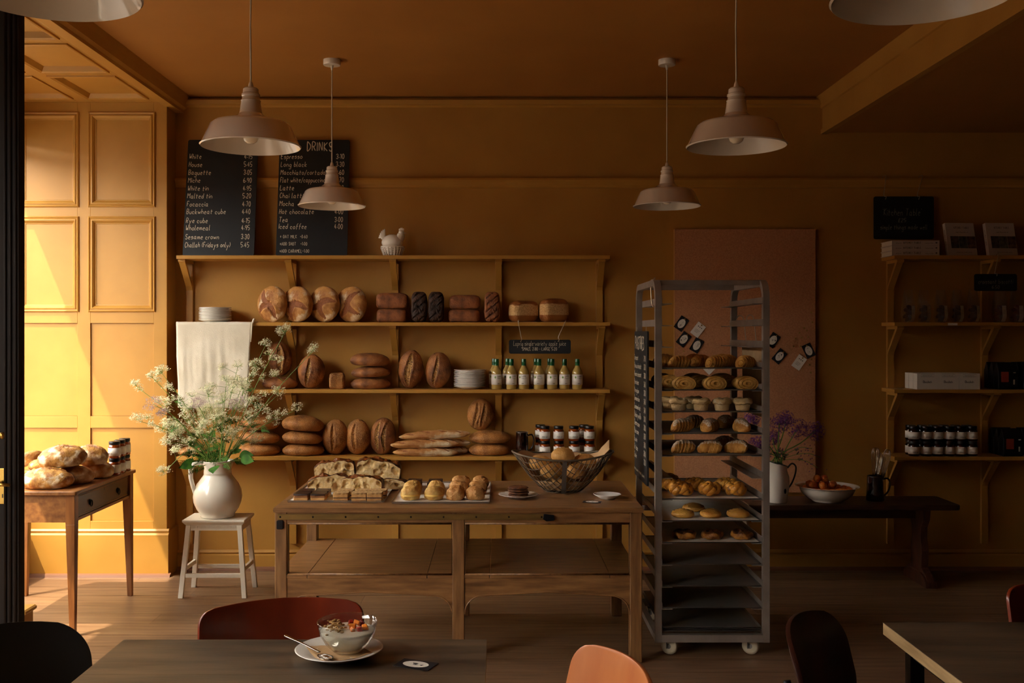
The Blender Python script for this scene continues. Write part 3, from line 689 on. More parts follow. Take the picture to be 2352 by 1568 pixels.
g = 'amber jam jars on the bread shelf'
for px in (1251.6, 1283.5, 1318.7, 1354):
    jt((X(px, 6.22), 6.215, SZ[3]), rr.uniform(-.2, .2), 'amber jam jar with black lid, bottom row behind the wire basket', g + ', bottom row')
    jt((X(px - (.5), 6.22), 6.215, SZ[3] + .0925), rr.uniform(-.2, .2), 'amber jam jar with black lid, top row behind the wire basket', g + ', top row')
for px in (1241, 1341):
    for k in (0, 1): jt((X(px, 6.3), 6.302, SZ[3] + .0925 * k), rr.uniform(-.2, .2), 'amber jam jar peeking out behind the front jars by the wire basket', g + ', back row')
# brown jug on the lowest shelf
def mug_parts(t, r, h):
    MB().lathe([(0, 0), (r * .96, 0), (r, .006), (r * .93, h * .5), (r * .9, h - .004), (r * .92, h), (r * .86, h), (r * .84, h * .5), (r * .84, .01), (0, .01)], 36).obj('body', brown_glaze, t, smooth=True)
    MB().tube(cat_rom([(r * .85, 0, h * .86), (r * 1.5, 0, h * .88), (r * 1.75, 0, h * .66), (r * 1.5, 0, h * .35), (r * .9, 0, h * .16)], 5), .0055, 10).obj('handle', brown_glaze, t, smooth=True)
t = thing('brown_jug', 'tall dark brown glazed jug beside the amber jam jars', 'jug', (X(1199, 6.22), 6.23, SZ[3])); mug_parts(t, .042, .145)
MB().lathe([(.0385, .1445), (.039, .1465), (.037, .1465), (.0365, .144)], 36).obj('rim_glaze', mat('pale_rim', 'b0a08a', .3), t, smooth=True)

# ================================================================== COUNTER (old shop table)
CF, CB = 4.557, 5.37; CX0, CX1 = X(631, CF), X(1475, CF); CT = .7075
cxm = (CX0 + CX1) / 2; hw = (CX1 - CX0) / 2; dp = CB - CF
ct = thing('shop_counter', 'long old oak shop counter with arched rails and a brass yardstick', 'counter', (cxm, CF, 0))
MB().prism([(-hw - .004, CT - .022), (hw + .004, CT - .022), (hw + .006, CT - .012), (hw + .004, CT - .002), (hw, CT), (-hw, CT), (-hw - .004, CT - .002), (-hw - .006, CT - .012)], -.008, dp + .008).obj('top', wood_counter, ct)
lw = .062
for xx, wf in ((-hw, .05), (-.0275, .055), (hw - lw, lw)):
    wf = .055
    for yy in (0, dp - .06):
        xa = -hw if xx == -hw else (-.0275 if xx == -.0275 else hw - wf)
        box('leg', wood_counter_v, xa, xa + wf, yy, yy + .06, 0, CT - .022, ct, .004)
zl = .388
box('front_apron', wood_counter, -hw + .002, hw - .002, .004, .03, CT - .072, CT - .022, ct, .002)
box('back_apron', wood_counter, -hw + .002, hw - .002, dp - .03, dp - .004, CT - .072, CT - .022, ct, .002)
for xa, xb in ((-hw + .004, -hw + .03), (hw - .03, hw - .004)): box('side_apron', wood_counter, xa, xb, .06, dp - .06, CT - .072, CT - .022, ct)
def arch(xa, xb, ya, yb, name):
    r_ = .085; zt = zl - .004; zm = zl - .066; ze = zl - .083; xm = (xa + xb) / 2
    poly = [(xa, zt), (xb, zt)] + arc(xb - r_, ze - r_, r_, 0, 90, 7) + [(xb - .14, ze + .003), (xm, zm), (xa + .14, ze + .003)] + arc(xa + r_, ze - r_, r_, 90, 180, 7)
    bot = sorted(set((round(p[0], 5), round(p[1], 5)) for p in poly[2:]), key=lambda p: (p[0], -p[1] if p[0] > xm else p[1])); m = MB(); k = len(bot)
    for yy in (ya, yb): m.v += [(p[0], yy, p[1]) for p in bot] + [(p[0], yy, zt) for p in bot]
    for i in range(k - 1): m.f += [(i, i + 1, k + i + 1, k + i), (2*k + i, 3*k + i, 3*k + i + 1, 2*k + i + 1), (i, 2*k + i, 2*k + i + 1, i + 1), (k + i, k + i + 1, 3*k + i + 1, 3*k + i)]
    m.f += [(0, k, 3*k, 2*k), (k - 1, 3*k - 1, 4*k - 1, 2*k - 1)]
    m.obj(name, wood_counter, ct)
    MB().tube([(p[0], ya - .001, p[1]) for p in poly[2:]], .0035, 6).obj('bead', wood_counter, ct, smooth=True)
for ya, yb in ((.006, .032), (dp - .032, dp - .006)):
    arch(-hw + .055, -.0275, ya, yb, 'arched_rail'); arch(.0275, hw - .055, ya, yb, 'arched_rail')
for xa, xb in ((-hw + .005, -hw + .03), (hw - .03, hw - .005)): box('side_rail', wood_counter, xa, xb, .06, dp - .06, zl - .07, zl - .004, ct)
# lower shelf: a middle board and two end boards in each bay
for xa, xb in ((-hw + .006, -.002), (.002, hw - .006)):
    e_ = .14
    for a, b in ((xa, xa + e_), (xa + e_ + .002, xb - e_ - .002), (xb - e_, xb)):
        box('shelf_board', wood_counter, a, b, .002, dp - .002, zl - .004, zl + .012, ct, .002)
# beads round the two front openings
for xa, xb in ((-hw + .055, -.0275), (.0275, hw - .055)):
    za, zb = zl + .014, CT - .074
    MB().tube([(xa + .004, .004, za), (xb - .004, .004, za), (xb - .004, .004, zb), (xa + .004, .004, zb)], .005, 6, True).obj('opening_bead', wood_counter_v, ct, smooth=True)
rx0, rx1 = X(638, CF) - cxm, X(1250, CF) - cxm
brass_dull = mat('dull_brass', '7a6034', .45, .7, col2='8c6e3c', nscale=10, stretch=(1, 4, 4))
ys = box('yardstick', brass_dull, rx0, rx1, -.003, .004, CT - .056, CT - .030, ct, .001)
for k in range(9):
    xx = rx0 + .012 + (rx1 - rx0 - .024) * k / 8
    MB().lathe([(0, -.0016), (.004, -.0012), (.0045, 0), (0, 0)], 12).xf(Matrix.Translation((xx, -.003, CT - .043)) @ Euler((R(90), 0, 0)).to_matrix().to_4x4()).xf(Matrix.Scale(1, 4)).obj('screw', black_metal, ys)
MB().prism([(rx1 - .002, CT - .028), (rx1 + .045, CT - .034), (rx1 + .045, CT - .058), (rx1 + .01, CT - .062), (rx1 - .006, CT - .052)], -.012, 0).obj('metal_catch', black_metal, ct, bevel=.002)
MB().prism(rrect(rx0 - .004, rx0 + .026, CT - .098, CT - .058, .006), -.010, 0).obj('metal_clip', black_metal, ct, bevel=.002)

# ---- trays on the counter
def oc(px, py):
    d = dz(py, CT); return X(px, d), d
def flat_tray(label, x0, x1, y0, y1):
    o = thing('serving_tray', label, 'tray', ((x0 + x1) / 2, (y0 + y1) / 2, CT)); a, b = (x1 - x0) / 2, (y1 - y0) / 2
    V = []
    for s, z in ((.985, 0), (1, .010), (1.005, .0105), (.99, .0035)): V += [(-a * s, -b * s, z), (a * s, -b * s, z), (a * s, b * s, z), (-a * s, b * s, z)]
    F = [(3, 2, 1, 0), (12, 13, 14, 15)]
    for i in range(3):
        for q in range(4): F.append((4*i + q, 4*i + (q+1) % 4, 4*i + 4 + (q+1) % 4, 4*i + 4 + q))
    MB().add(V, F).obj('metal_tray', steel, o)
    MB().box(-a * .985, a * .985, -b * .985, b * .985, .0036, .0052).obj('paper_liner', paper, o, label='white paper liner')
    return o
flat_tray('paper-lined tray carrying focaccia and slices at the counter end by the jug', -.99, -.535, 4.69, 5.24)
flat_tray('paper-lined tray carrying scones and chocolate cubes on the counter', -.498, -.042, 4.655, 5.27)
TZ = CT + .0053
def slab(label, name, x, y, z, w_, l, layers, rotz=0, group=None, seed=0, round_=.004):
    t = thing(name, label, 'cake', (x, y, z), rotz, group); zz = 0; rn = random.Random(seed)
    for nm, mt, h in layers:
        m = MB(); k = 10; V = []; F = []
        j = lambda: rn.uniform(-.0015, .0015)
        m.prism(rrect(-w_ / 2, w_ / 2, -l / 2, l / 2, round_, 3), zz, zz + h, 'z')
        m.v = [(a + j(), b + j(), c) for a, b, c in m.v]; m.obj(nm, mt, t); zz += h
    return t
LAY_CH = [('biscuit_base', biscuit, .013), ('caramel_layer', caramel, .010), ('chocolate_top', dark_choc, .007)]
LAY_OAT = [('biscuit_base', biscuit, .014), ('jam_layer', jam_layer, .004), ('crumble', biscuit, .014), ('oat_top', oat, .007)]
LAY_BR = [('brownie_base', caramel, .016), ('brownie_middle', mat('brownie', '8a5a2a', .7, col2='6e4420', nscale=60), .016), ('chocolate_top', dark_choc, .014)]
for px, py, l in ((690, 1152, 'front chocolate topped shortbread by the tray corner'), (729, 1152, 'front chocolate topped shortbread next to the oat slices')):
    x, y = oc(px, py); slab(l, 'chocolate_slice', x, y + .045, TZ, .067, .085, LAY_CH, seed=px); slab(l.replace('front', 'rear'), 'chocolate_slice', x + .002, y + .137, TZ, .067, .085, LAY_CH, seed=px + 1)
for k, (px, py) in enumerate(((782, 1154), (824, 1154), (859, 1154))):
    x, y = oc(px, py)
    w3 = ('beside the chocolate shortbread', 'in the middle of the three', 'at the tray edge')[k]
    slab('oat topped jam slice ' + w3 + ', front row', 'oat_slice', x, y + .036, TZ, .07, .064, LAY_OAT, seed=k); slab('oat topped jam slice ' + w3 + ', rear row', 'oat_slice', x + .012, y + .112, TZ, .07, .064, LAY_OAT, seed=k + 9)
for k, px in enumerate((954, 1001)):
    for q in range(2):
        x = X(px, 5.1)
        slab('dark chocolate cube ' + ('nearest the focaccia' if k == 0 else 'beside the scones') + (', front one of two' if q == 0 else ', rear one of two'), 'chocolate_cube', x, 4.99 + .085 * q, TZ, .068, .068, LAY_BR, seed=k + 3 * q)
# scones
def lump(label, loc, dims, mt, seed, rotz, amp=.15, group=None, name='scone', cat='scone'):
    return loaf(label, loc, dims, mt, (0, 0, rotz), seed, group=group, name=name, cat=cat, e=.88, amp=amp, fine=.06, flat=.7, nu=44, nv=28)[0]
c_scone = crust('cheese_scone', 'b07a34', 'd9b468', 'caa050', 'e8cf8c', .05, scale=26)
c_scone2 = crust('plain_scone', 'b0763a', 'd0a062', 'b8843e', '8a3c14', -.1, scale=22)
sc_lab = {0: 'cheese scone beside the focaccia tray', 1: 'cheese scone in the second row from the focaccia', 2: 'brown topped scone in the third row from the focaccia', 3: 'pale crumbly scone in the row by the bare counter'}
for c_, px in enumerate((941, 996, 1046, 1091)):
    for q, py in enumerate((1153, 1140, 1128) if c_ >= 2 else (1153, 1141)):
        x, y = oc(px + (4 if c_ < 2 else 6) * q, py)
        lump(sc_lab[c_] + (', front', ', second from the front', ', at the back')[q], (x, y + .045 + .012 * q, TZ), (.047, .043, .037), c_scone if c_ < 2 else c_scone2, 60 + c_ * 4 + q, c_ * 40 + q * 70)
        if q == 0 and c_ < 2: MB().lathe([(.0, 0), (.044, .0), (.047, .004), (.044, .010), (0, .010)], 22).obj('melted_cheese', mat('cheese', 'e2b65a', .5), C.objects[-1], smooth=True, loc=(0, -.003, .018))
# focaccia
foc_top = crust('focaccia_crust', '2a1208', '8a4a18', 'c98a3a', '1a0c06', .02, scale=26, rough=.35)
def focaccia(label, loc, L_, W_, H, rotz, seed, tilt=0):
    nx, nz = 46, 16; rn = random.Random(seed); V = []; F = []; K = []
    holes = [(rn.uniform(-.9, .9), rn.uniform(.2, .8), rn.uniform(.07, .2)) for _ in range(9)]
    top = lambda u, v: H * (.62 + .38 * (1 - abs(u) ** 3) ** .5 * (.8 + .45 * fbm((u * 1.6 + seed, v, seed), 1.5)))
    t = thing('focaccia_piece', label, 'bread', loc, R(rotz))
    # cut crumb face (towards -y), with bubbles pushed in
    for j in range(nz + 1):
        for i in range(nx + 1):
            u = -1 + 2 * i / nx; v = j / nz; h = max(.01, top(u, -1)); yy = -W_ / 2
            for hx2, hz2, hr in holes:
                dd = math.hypot((u - hx2) * L_ / H * .5 / 1.0, v - hz2) / hr * .8
                if dd < 1: yy += .016 * math.sqrt(1 - dd * dd)
            yy += .003 * fbm((u * 3, v * 3, seed), 3)
            V.append((u * L_ / 2, yy, v * h))
    for j in range(nz):
        for i in range(nx): a = j * (nx + 1) + i; F.append((a, a + 1, a + nx + 2, a + nx + 1))
    MB().add(V, F).obj('crumb', crumb_m, t, smooth=True, label='open crumb with large holes')
    V = []; F = []; ny = 18
    for j in range(ny + 1):
        for i in range(nx + 1):
            u = -1 + 2 * i / nx; v = -1 + 2 * j / ny; h = max(.01, top(u, v)) * (1 if v < .6 else max(.15, 1 - ((v - .6) / .4) ** 2 * .85))
            V.append((u * L_ / 2 * (1 + .02 * (j > 0)), v * W_ / 2 + .002, h + .002 + .002 * noise.noise(Vector((u * 9, v * 9, seed)))))
    for j in range(ny):
        for i in range(nx): a = j * (nx + 1) + i; F.append((a, a + 1, a + nx + 2, a + nx + 1))
    n0 = len(V)
    for i in range(nx + 1): V.append((-L_ / 2 + L_ * i / nx, W_ / 2, 0))
    for i in range(nx): F.append((ny * (nx + 1) + i, ny * (nx + 1) + i + 1, n0 + i + 1, n0 + i))
    for side in (0, nx):
        n1 = len(V)
        for j in range(ny + 1): V.append((V[j * (nx + 1) + side][0], V[j * (nx + 1) + side][1], 0))
        for j in range(ny):
            a, b = j * (nx + 1) + side, (j + 1) * (nx + 1) + side; F.append((a, b, n1 + j + 1, n1 + j) if side == 0 else (b, a, n1 + j, n1 + j + 1))
    MB().add(V, F).obj('crust', foc_top, t, smooth=True, label='dark glossy blistered crust')
    t.rotation_euler = (0, R(tilt), R(rotz)); return t
crumb_m = mat('focaccia_crumb', 'd0a868', .8, col2='e6cb96', nscale=60, bump=.6, bscale=150)
focaccia('piece of focaccia leaning on the front left of the pile, above the chocolate shortbread', (X(756, 5.0), 5.0, TZ), .2, .10, .085, 8, 1, -4)
focaccia('piece of focaccia with big bubbles behind the oat slices', (X(833, 4.95), 4.96, TZ), .2, .09, .085, -3, 2)
focaccia('piece of focaccia lying at the tray edge under the tallest piece', (X(889, 5.12), 5.1, TZ), .2, .1, .05, -2, 3)
focaccia('darkest focaccia piece on the pile, nearest the jug', (X(772, 5.14), 5.13, TZ + .055), .2, .1, .085, 4, 4, -5)
focaccia('tall focaccia piece with even crumb on the pile, nearest the chocolate cubes', (X(868, 5.14), 5.14, TZ + .052), .22, .1, .095, 3, 5, 8)
# cookies on a plate
def saucer(r, h, name, label, loc, cat='plate'):
    o = MB().lathe([(0, 0), (r * .5, 0), (r * .54, .003), (r * .62, .006), (r * .98, h - .002), (r, h), (r * .97, h), (r * .64, .010), (r * .5, .007), (0, .006)], 56).obj(name, porcelain, smooth=True, loc=loc); return tag(o, label, cat)
x, y = oc(1191, 1146); y -= .0
saucer(.096, .018, 'plate', 'white plate holding chocolate cookies on the counter', (x, y + .05, CT))
c_cook = crust('chocolate_cookie', '3e2010', '74441f', '4a2614', None, 0, None, scale=40)
for k in range(4):
    loaf(('bottom', 'second', 'third', 'top')[k] + ' cracked chocolate cookie in the stack of four', (x + .003 * math.sin(k * 2), y + .05, CT + .0078 + .0118 * k), (.049, .049, .0085), c_cook, (0, 0, 60 * k), 80 + k, name='cookie', cat='cookie', amp=.25, fine=.12, flat=.6, nu=40, nv=20)
x, y = oc(1396, 1146)
tag(MB().lathe([(0, 0), (.035, 0), (.038, .003), (.066, .021), (.067, .023), (.064, .022), (.036, .006), (0, .005)], 44).obj('small_dish', porcelain, smooth=True, loc=(x, y + .02, CT)), 'small empty white dish at the end of the counter', 'dish')
def logo_card(label, loc, rot, w_=.055, l=.085, dark=True, name='business_card'):
    o = thing(name, label, 'card', loc); o.rotation_euler = rot
    MB().prism([(-w_ / 2, -l / 2), (w_ / 2, -l / 2), (w_ / 2, l / 2), (-w_ / 2, l / 2)], -.0008, 0).obj('card_stock', card_dark if dark else label_m, o)
    if dark:
        em = MB().add([(w_ * .36 * math.cos(a), -.0012, l * .36 * math.sin(a)) for a in [2 * PI * k / 24 for k in range(24)]], [tuple(range(24))]).obj('oval_emblem', label_m, o)
        rn = random.Random(hash_str(label))
        m = MB()
        for k in range(9):
            a = rn.uniform(0, 6.28); r_ = rn.uniform(0, .75); cx, cz = w_ * .34 * r_ * math.cos(a), l * .34 * r_ * math.sin(a)
            P = [Vector((cx + rn.uniform(-.006, .006), -.0016, cz + rn.uniform(-.007, .007))) for _ in range(3)]
            m.add([P[0], P[1], P[2]], [(0, 1, 2)])
        m.obj('emblem_sketch', card_dark, em)
    else:
        m = MB()
        for k in range(3): m.ball((-.012 + .012 * k, -.0006, .02), .0035, 8, 4, (1, .2, 1.3))
        m.obj('printed_dots', ink, o)
        for k in range(3): MB().box(-.016, .016 - .004 * k, -.0012, -.0008, -.004 - .008 * k, -.0025 - .008 * k).obj('printed_line', ink, o)
    return o
card_dark = mat('navy_card', '10141c', .6)
x, y = oc(1361, 1155)
logo_card('dark card with white oval emblem lying on the counter by the small dish', (x, y + .025, CT + .0012), (R(-90), 0, R(78)), .05, .085)
# wire basket with rolls
bx, by, bz = X(1294, 4.95), 5.0, CT + .002
A_, B_, H_ = .252, .15, .172
t = thing('wire_basket', 'boat-shaped wire mesh basket holding bread rolls', 'basket', (bx, by, bz))
def bsk(u, v, s=1.0):          # u,v in the unit disc
    r2 = min(1, u * u + v * v); z = H_ * (1 - math.sqrt(max(0, 1 - r2)) * (.96)) * 1.0
    rr0 = math.sqrt(r2); z = H_ * (.015 * rr0 + .985 * max(0, (rr0 - .32) / .68) ** 1.25); return (u * A_ * s, v * B_ * s, z * (1.0) + .03 * u * u * r2)
rim = [bsk(math.cos(2 * PI * k / 60), math.sin(2 * PI * k / 60)) for k in range(60)]
MB().tube(rim, .0055, 8, True).obj('rim', wire_dk, t, smooth=True)
m = MB()
for fam in (0, 1):
    for k in range(-9, 10):
        c = k / 10; L_ = math.sqrt(1 - c * c); P = []
        for q in range(15):
            s_ = -L_ + 2 * L_ * q / 14
            u, v = (c, s_) if fam == 0 else (s_, c)
            th = R(38); u, v = u * math.cos(th) - v * math.sin(th), u * math.sin(th) + v * math.cos(th); P.append(bsk(u, v))
        m.tube(P, .002, 5)
wm = m.obj('wire_mesh', wire_dk, t, smooth=True)
for th in (90,):
    m = MB(); V = []; F = []
    for q in range(25):
        s_ = -1 + 2 * q / 24; 
        for e_ in (-.011, .011):
            p = bsk(0, s_, 1.02); V.append((p[0] + e_, p[1], p[2] - .003))
    for q in range(24): F.append((2*q, 2*q + 1, 2*q + 3, 2*q + 2))
    so = m.add(V, F).obj('strap', steel_dk, t); so.modifiers.new('thick', 'SOLIDIFY').thickness = .002
V = []; F = []; rn = random.Random(8); nr, na = 10, 48
for i in range(nr + 1):
    for k in range(na):
        a = 2 * PI * k / na; r_ = .05 + (.97 + .06 * noise.noise(Vector((math.cos(a) * 2, math.sin(a) * 2, 3)))) * i / nr * .95 * (.55 if (math.sin(a) < -.1 and math.cos(a) < .75) else 1 - .45 * smooth01(.25, -.1, math.sin(a)) * (1 - smooth01(.6, .85, math.cos(a))))
        p = bsk(r_ * math.cos(a), r_ * math.sin(a), .955); cr = .006 * fbm((p[0] * 20, p[1] * 20, 1), 1) * (i / nr)
        up = .055 * max(0, (math.cos(a) - .80) / .2) * max(0, i / nr - .75) * 4 * (1 if math.sin(a) > 0 else .3)
        V.append((p[0] + cr, p[1] + cr, p[2] + .008 + up + abs(cr)))
for i in range(nr):
    for k in range(na): k2 = (k + 1) % na; F.append((i * na + k, i * na + k2, (i + 1) * na + k2, (i + 1) * na + k))
pl_ = MB().add(V, F).obj('paper_liner', kraft, smooth=True, loc=(bx, by, bz)); tag(pl_, 'crumpled brown paper lining the wire basket', 'paper')
pl_.modifiers.new('thick', 'SOLIDIFY').thickness = .001
for k, (dx_, dy_, dz_, l) in enumerate(((0, -.01, .148, 'round roll on top of the pile in the wire basket'), (-.06, -.05, .075, 'round roll beside the basket strap'), (.06, -.045, .075, 'long pale roll behind the basket strap'), (-.115, .015, .11, 'round roll at the low end of the basket by the cookies'), (.11, .02, .115, 'round roll at the basket end with upturned paper'), (0, .06, .105, 'round roll at the back of the wire basket'), (0, .0, .03, 'roll at the bottom of the wire basket'), (-.02, .03, .075, 'half hidden roll by the basket wires'))):
    loaf(l, (bx + dx_, by + dy_, bz + dz_), (.06, .052, .04) if k != 2 else (.066, .05, .04), c_roll, (0, 0, 40 * k), 90 + k, 'slash' if k in (0, 2) else None, name='bread_roll', cat='roll', amp=.06, nu=40, nv=24, flat=.75)

# ================================================================== STOOL, JUG, COW PARSLEY
st = thing('step_stool', 'white painted wooden stool carrying the flower jug', 'stool', (-1.62, 5.80, 0))
sh = .439; stw, std = .177, .105
MB().prism([(-stw, sh - .014), (stw, sh - .014), (stw, sh), (-stw, sh)], -std - .012, std + .012).obj('seat', white_paint, st, bevel=.003)
MB().hexa([(-stw + .016, -std + .004, sh - .03), (stw - .016, -std + .004, sh - .03), (stw - .016, std - .004, sh - .03), (-stw + .016, std - .004, sh - .03)], [(-stw + .002, -std - .008, sh - .0141), (stw - .002, -std - .008, sh - .0141), (stw - .002, std + .008, sh - .0141), (-stw + .002, std + .008, sh - .0141)]).obj('seat_moulding', white_paint, st)
ap = box('apron', white_paint, -stw + .017, stw - .017, -std + .006, std - .006, sh - .062, sh - .03, st)
m = MB()
for k in range(38):
    xx = -stw + .02 + k * (2 * stw - .044) / 37; m.box(xx, xx + .0045, -std + .002, -std + .006, sh - .048, sh - .036)
m.obj('dentil_moulding', white_paint, ap)
for sx in (-1, 1):
    for sy in (-1, 1):
        tx, ty = sx * (stw - .032), sy * (std - .014); bx_, by_ = sx * (stw + .004), sy * (std + .018); q = .0135
        MB().hexa([(bx_ - q, by_ - q, 0), (bx_ + q, by_ - q, 0), (bx_ + q, by_ + q, 0), (bx_ - q, by_ + q, 0)], [(tx - q, ty - q, sh - .0305), (tx + q, ty - q, sh - .0305), (tx + q, ty + q, sh - .0305), (tx - q, ty + q, sh - .0305)]).obj('leg', white_paint, st, bevel=.002)
z_ = .125
for sy in (-1, 1): box('stretcher', white_paint, -stw - .0 + .02, stw - .02, sy * (std + .010) - .008, sy * (std + .010) + .008, z_ - .012, z_ + .012, st, .002)
for sx in (-1, 1): box('stretcher', white_paint, sx * (stw - .008) - .008, sx * (stw - .008) + .008, -std, std, z_ + .02, z_ + .044, st, .002)
JX, JY, JZ = X(500, 5.8), 5.80, sh
jg = thing('flower_jug', 'big round cream glazed jug on the white stool', 'jug', (JX, JY, JZ))
MB().lathe([(0, 0), (.088, 0), (.096, .004), (.095, .012), (.10, .022), (.12, .05), (.134, .085), (.139, .118), (.134, .155), (.118, .19), (.096, .22), (.081, .24), (.077, .25), (.080, .254), (.078, .258), (.078, .275), (.084, .30), (.092, .318), (.096, .325), (.092, .326), (.086, .315), (.074, .28), (.072, .25), (.11, .19), (.128, .12), (.09, .02), (0, .012)], 64).obj('body', cream, jg, smooth=True)
MB().tube([(p[0] * math.cos(R(205)) , p[0] * math.sin(R(205)), p[1]) for p in [(.088, .31), (.105, .316), (.135, .31), (.152, .28), (.150, .23), (.138, .18), (.126, .14), (.120, .12)]], [.012, .0125, .013, .013, .0125, .012, .012, .010], 12).obj('handle', cream, jg, smooth=True)
def umbel(m, c, r, rn, n=9, k=9, fs=.0044, tilt=None):
    """compound umbel: rays, small clusters of five-petal specks"""
    up = tilt or Vector((rn.uniform(-1, 1), rn.uniform(-1.2, .3), 1)).normalized(); q = up.to_track_quat('Z', 'Y')
    rays = []
    for i in range(n):
        a = rn.uniform(0, 2 * PI); rr_ = r * math.sqrt(rn.uniform(.05, 1)); e = c + q @ Vector((rr_ * math.cos(a), rr_ * math.sin(a), r * .5 * (1 - (rr_ / r) ** 2) + rn.uniform(-.35, .35) * r))
        rays.append(e)
        for _ in range(k):
            p = e + Vector((rn.gauss(0, .007), rn.gauss(0, .007), rn.gauss(0, .006))); s_ = fs * rn.uniform(.7, 1.2)
            n1 = Vector((rn.gauss(0, .5), rn.gauss(0, .5) - .3, 1)).normalized(); a1 = n1.orthogonal().normalized() * s_; a2 = n1.cross(a1)
            m.add([p + a1, p + a2 * .6 + n1 * s_ * .4, p - a1, p - a2 * .6 + n1 * s_ * .4, p + n1 * s_ * .2], [(0, 1, 4), (1, 2, 4), (2, 3, 4), (3, 0, 4)])
    return rays
def fern_leaf(m, base, dirv, L_, rn, nrm=None):
    dirv = dirv.normalized(); side = dirv.cross(nrm or Vector((rn.uniform(-.3, .3), -1, .5))).normalized()
    droop = Vector((0, 0, -1))
    for i in range(7):
        t_ = .2 + .8 * i / 6; p = base + dirv * L_ * t_ + droop * L_ * .35 * t_ * t_; wl_ = L_ * .38 * (1 - t_ * .75)
        for sg in (-1, 1):
            e = p + (side * sg * .9 + dirv * .6) * wl_ + droop * wl_ * .3
            mid = (p + e) / 2; wv = dirv * wl_ * .22
            m.add([p, mid + wv, e, mid - wv], [(0, 1, 2, 3)])
            for f_ in (.4, .75):
                b_ = p.lerp(e, f_); e2 = b_ + (dirv * 1.0 + side * sg * .35) * wl_ * .4; m.add([b_ - wv * .4, b_ + side * sg * wl_ * .12, e2], [(0, 1, 2)])
    m.tube([base, base + dirv * L_ * .5 + droop * L_ * .09, base + dirv * L_ + droop * L_ * .35], .0012, 4)
FD = 5.8
tips = [(655, 758, .045, 12), (609, 790, .03, 6), (720, 800, .035, 9), (590, 838, .045, 12), (556, 880, .05, 12), (520, 872, .04, 8), (546, 838, .035, 6), (372, 852, .04, 12), (313, 882, .03, 7), (350, 862, .03, 7), (315, 960, .035, 7),
        (376, 1080, .035, 9), (388, 1012, .045, 12), (372, 985, .04, 10), (440, 935, .06, 14), (478, 905, .06, 14), (512, 920, .06, 14), (545, 930, .055, 12), (430, 965, .055, 14), (470, 950, .06, 14), (405, 985, .05, 12), (500, 960, .06, 14), (640, 900, .04, 9), (683, 935, .03, 6), (590, 1010, .04, 8), (455, 1000, .05, 10), (575, 955, .05, 10), (525, 995, .05, 10)]
rn = random.Random(21)
for k, (px, py, r_, n_) in enumerate(tips):
    dd = FD + rn.uniform(-.13, .10); tip = Vector((X(px, dd), dd, Z(py, dd)))
    t = thing('cow_parsley_stem', 'frothy white cow parsley stem in the cream jug', 'flower', (JX, JY, JZ + .2), 0, 'cow parsley in the cream jug')
    o0 = Vector((JX, JY, JZ + .2)); a = rn.uniform(0, 6.28); nk = Vector((rn.uniform(.0, .055) * (1 if px > 500 else -1), rn.uniform(-.055, .055), .115)); tip -= o0
    mid = nk.lerp(tip, .5) + Vector((0, 0, .05 if tip.z > .1 else .1)) * .8
    P = cat_rom([Vector((nk.x * .3, nk.y * .3, .0)), nk, mid, tip - Vector((0, 0, .012))], 6)
    MB().tube(P, [.0032 - .0018 * i / (len(P) - 1) for i in range(len(P))], 6).obj('stem', stem_m, t, smooth=True)
    m = MB(); rays = umbel(m, tip, r_, rn, n_ * 3, 10)
    # side umbels lower on the stem
    br = []
    for q in range(4):
        s_ = P[int(len(P) * rn.uniform(.62, .9))]; e = s_ + Vector((rn.uniform(-.07, .07), rn.uniform(-.05, .05), rn.uniform(.0, .06))); br.append((s_, e)); r2 = umbel(m, e, .026, rn, 12, 9); br += [(e - Vector((0, 0, .008)), x) for x in r2[::2]]
    m.obj('flower_head', white_fl, t)['kind'] = 'stuff'
    m = MB()
    for x in rays[::2]: m.tube([tip - Vector((0, 0, .012)), x], .0008, 4)
    for s_, e in br: m.tube([s_, e], .0009, 4)
    m.obj('flower_stalks', stem_m, t)['kind'] = 'stuff'
    m = MB()
    for q in range(2):
        s_ = P[int(len(P) * rn.uniform(.35, .7))]; fern_leaf(m, s_, Vector((rn.uniform(-1, 1), rn.uniform(-.6, .3), rn.uniform(-.1, .8))), rn.uniform(.05, .09), rn)
    m.obj('leaf', leaf_m, t)['kind'] = 'stuff'
# two mauve flower heads
for px, py, l in ((352, 928, 'mauve flat flower head reaching out towards the sunlit panels'), (372, 948, 'small mauve flower head below the larger one'), (455, 930, 'mauve flower head amid the cow parsley before the linen'), (545, 925, 'mauve flower head under the hem of the linen')):
    t = thing('mauve_flower_stem', l, 'flower', (JX, JY, JZ + .2)); dd = FD - .1; tip = Vector((X(px, dd), dd, Z(py, dd))) - Vector((JX, JY, JZ + .2))
    P = cat_rom([Vector((0, 0, 0)), Vector((.03 if px > 500 else -.03, -.03, .115)), Vector((0, -.03, .115)).lerp(tip, .6) + Vector((0, 0, .04)), tip], 6); MB().tube(P, .002, 6).obj('stem', stem_m, t, smooth=True)
    m = MB(); umbel(m, tip, .05 if px != 372 else .03, rn, 34, 12, .004, Vector((-.3, -.5, 1)).normalized()); m.obj('flower_head', mauve_fl, t)['kind'] = 'stuff'
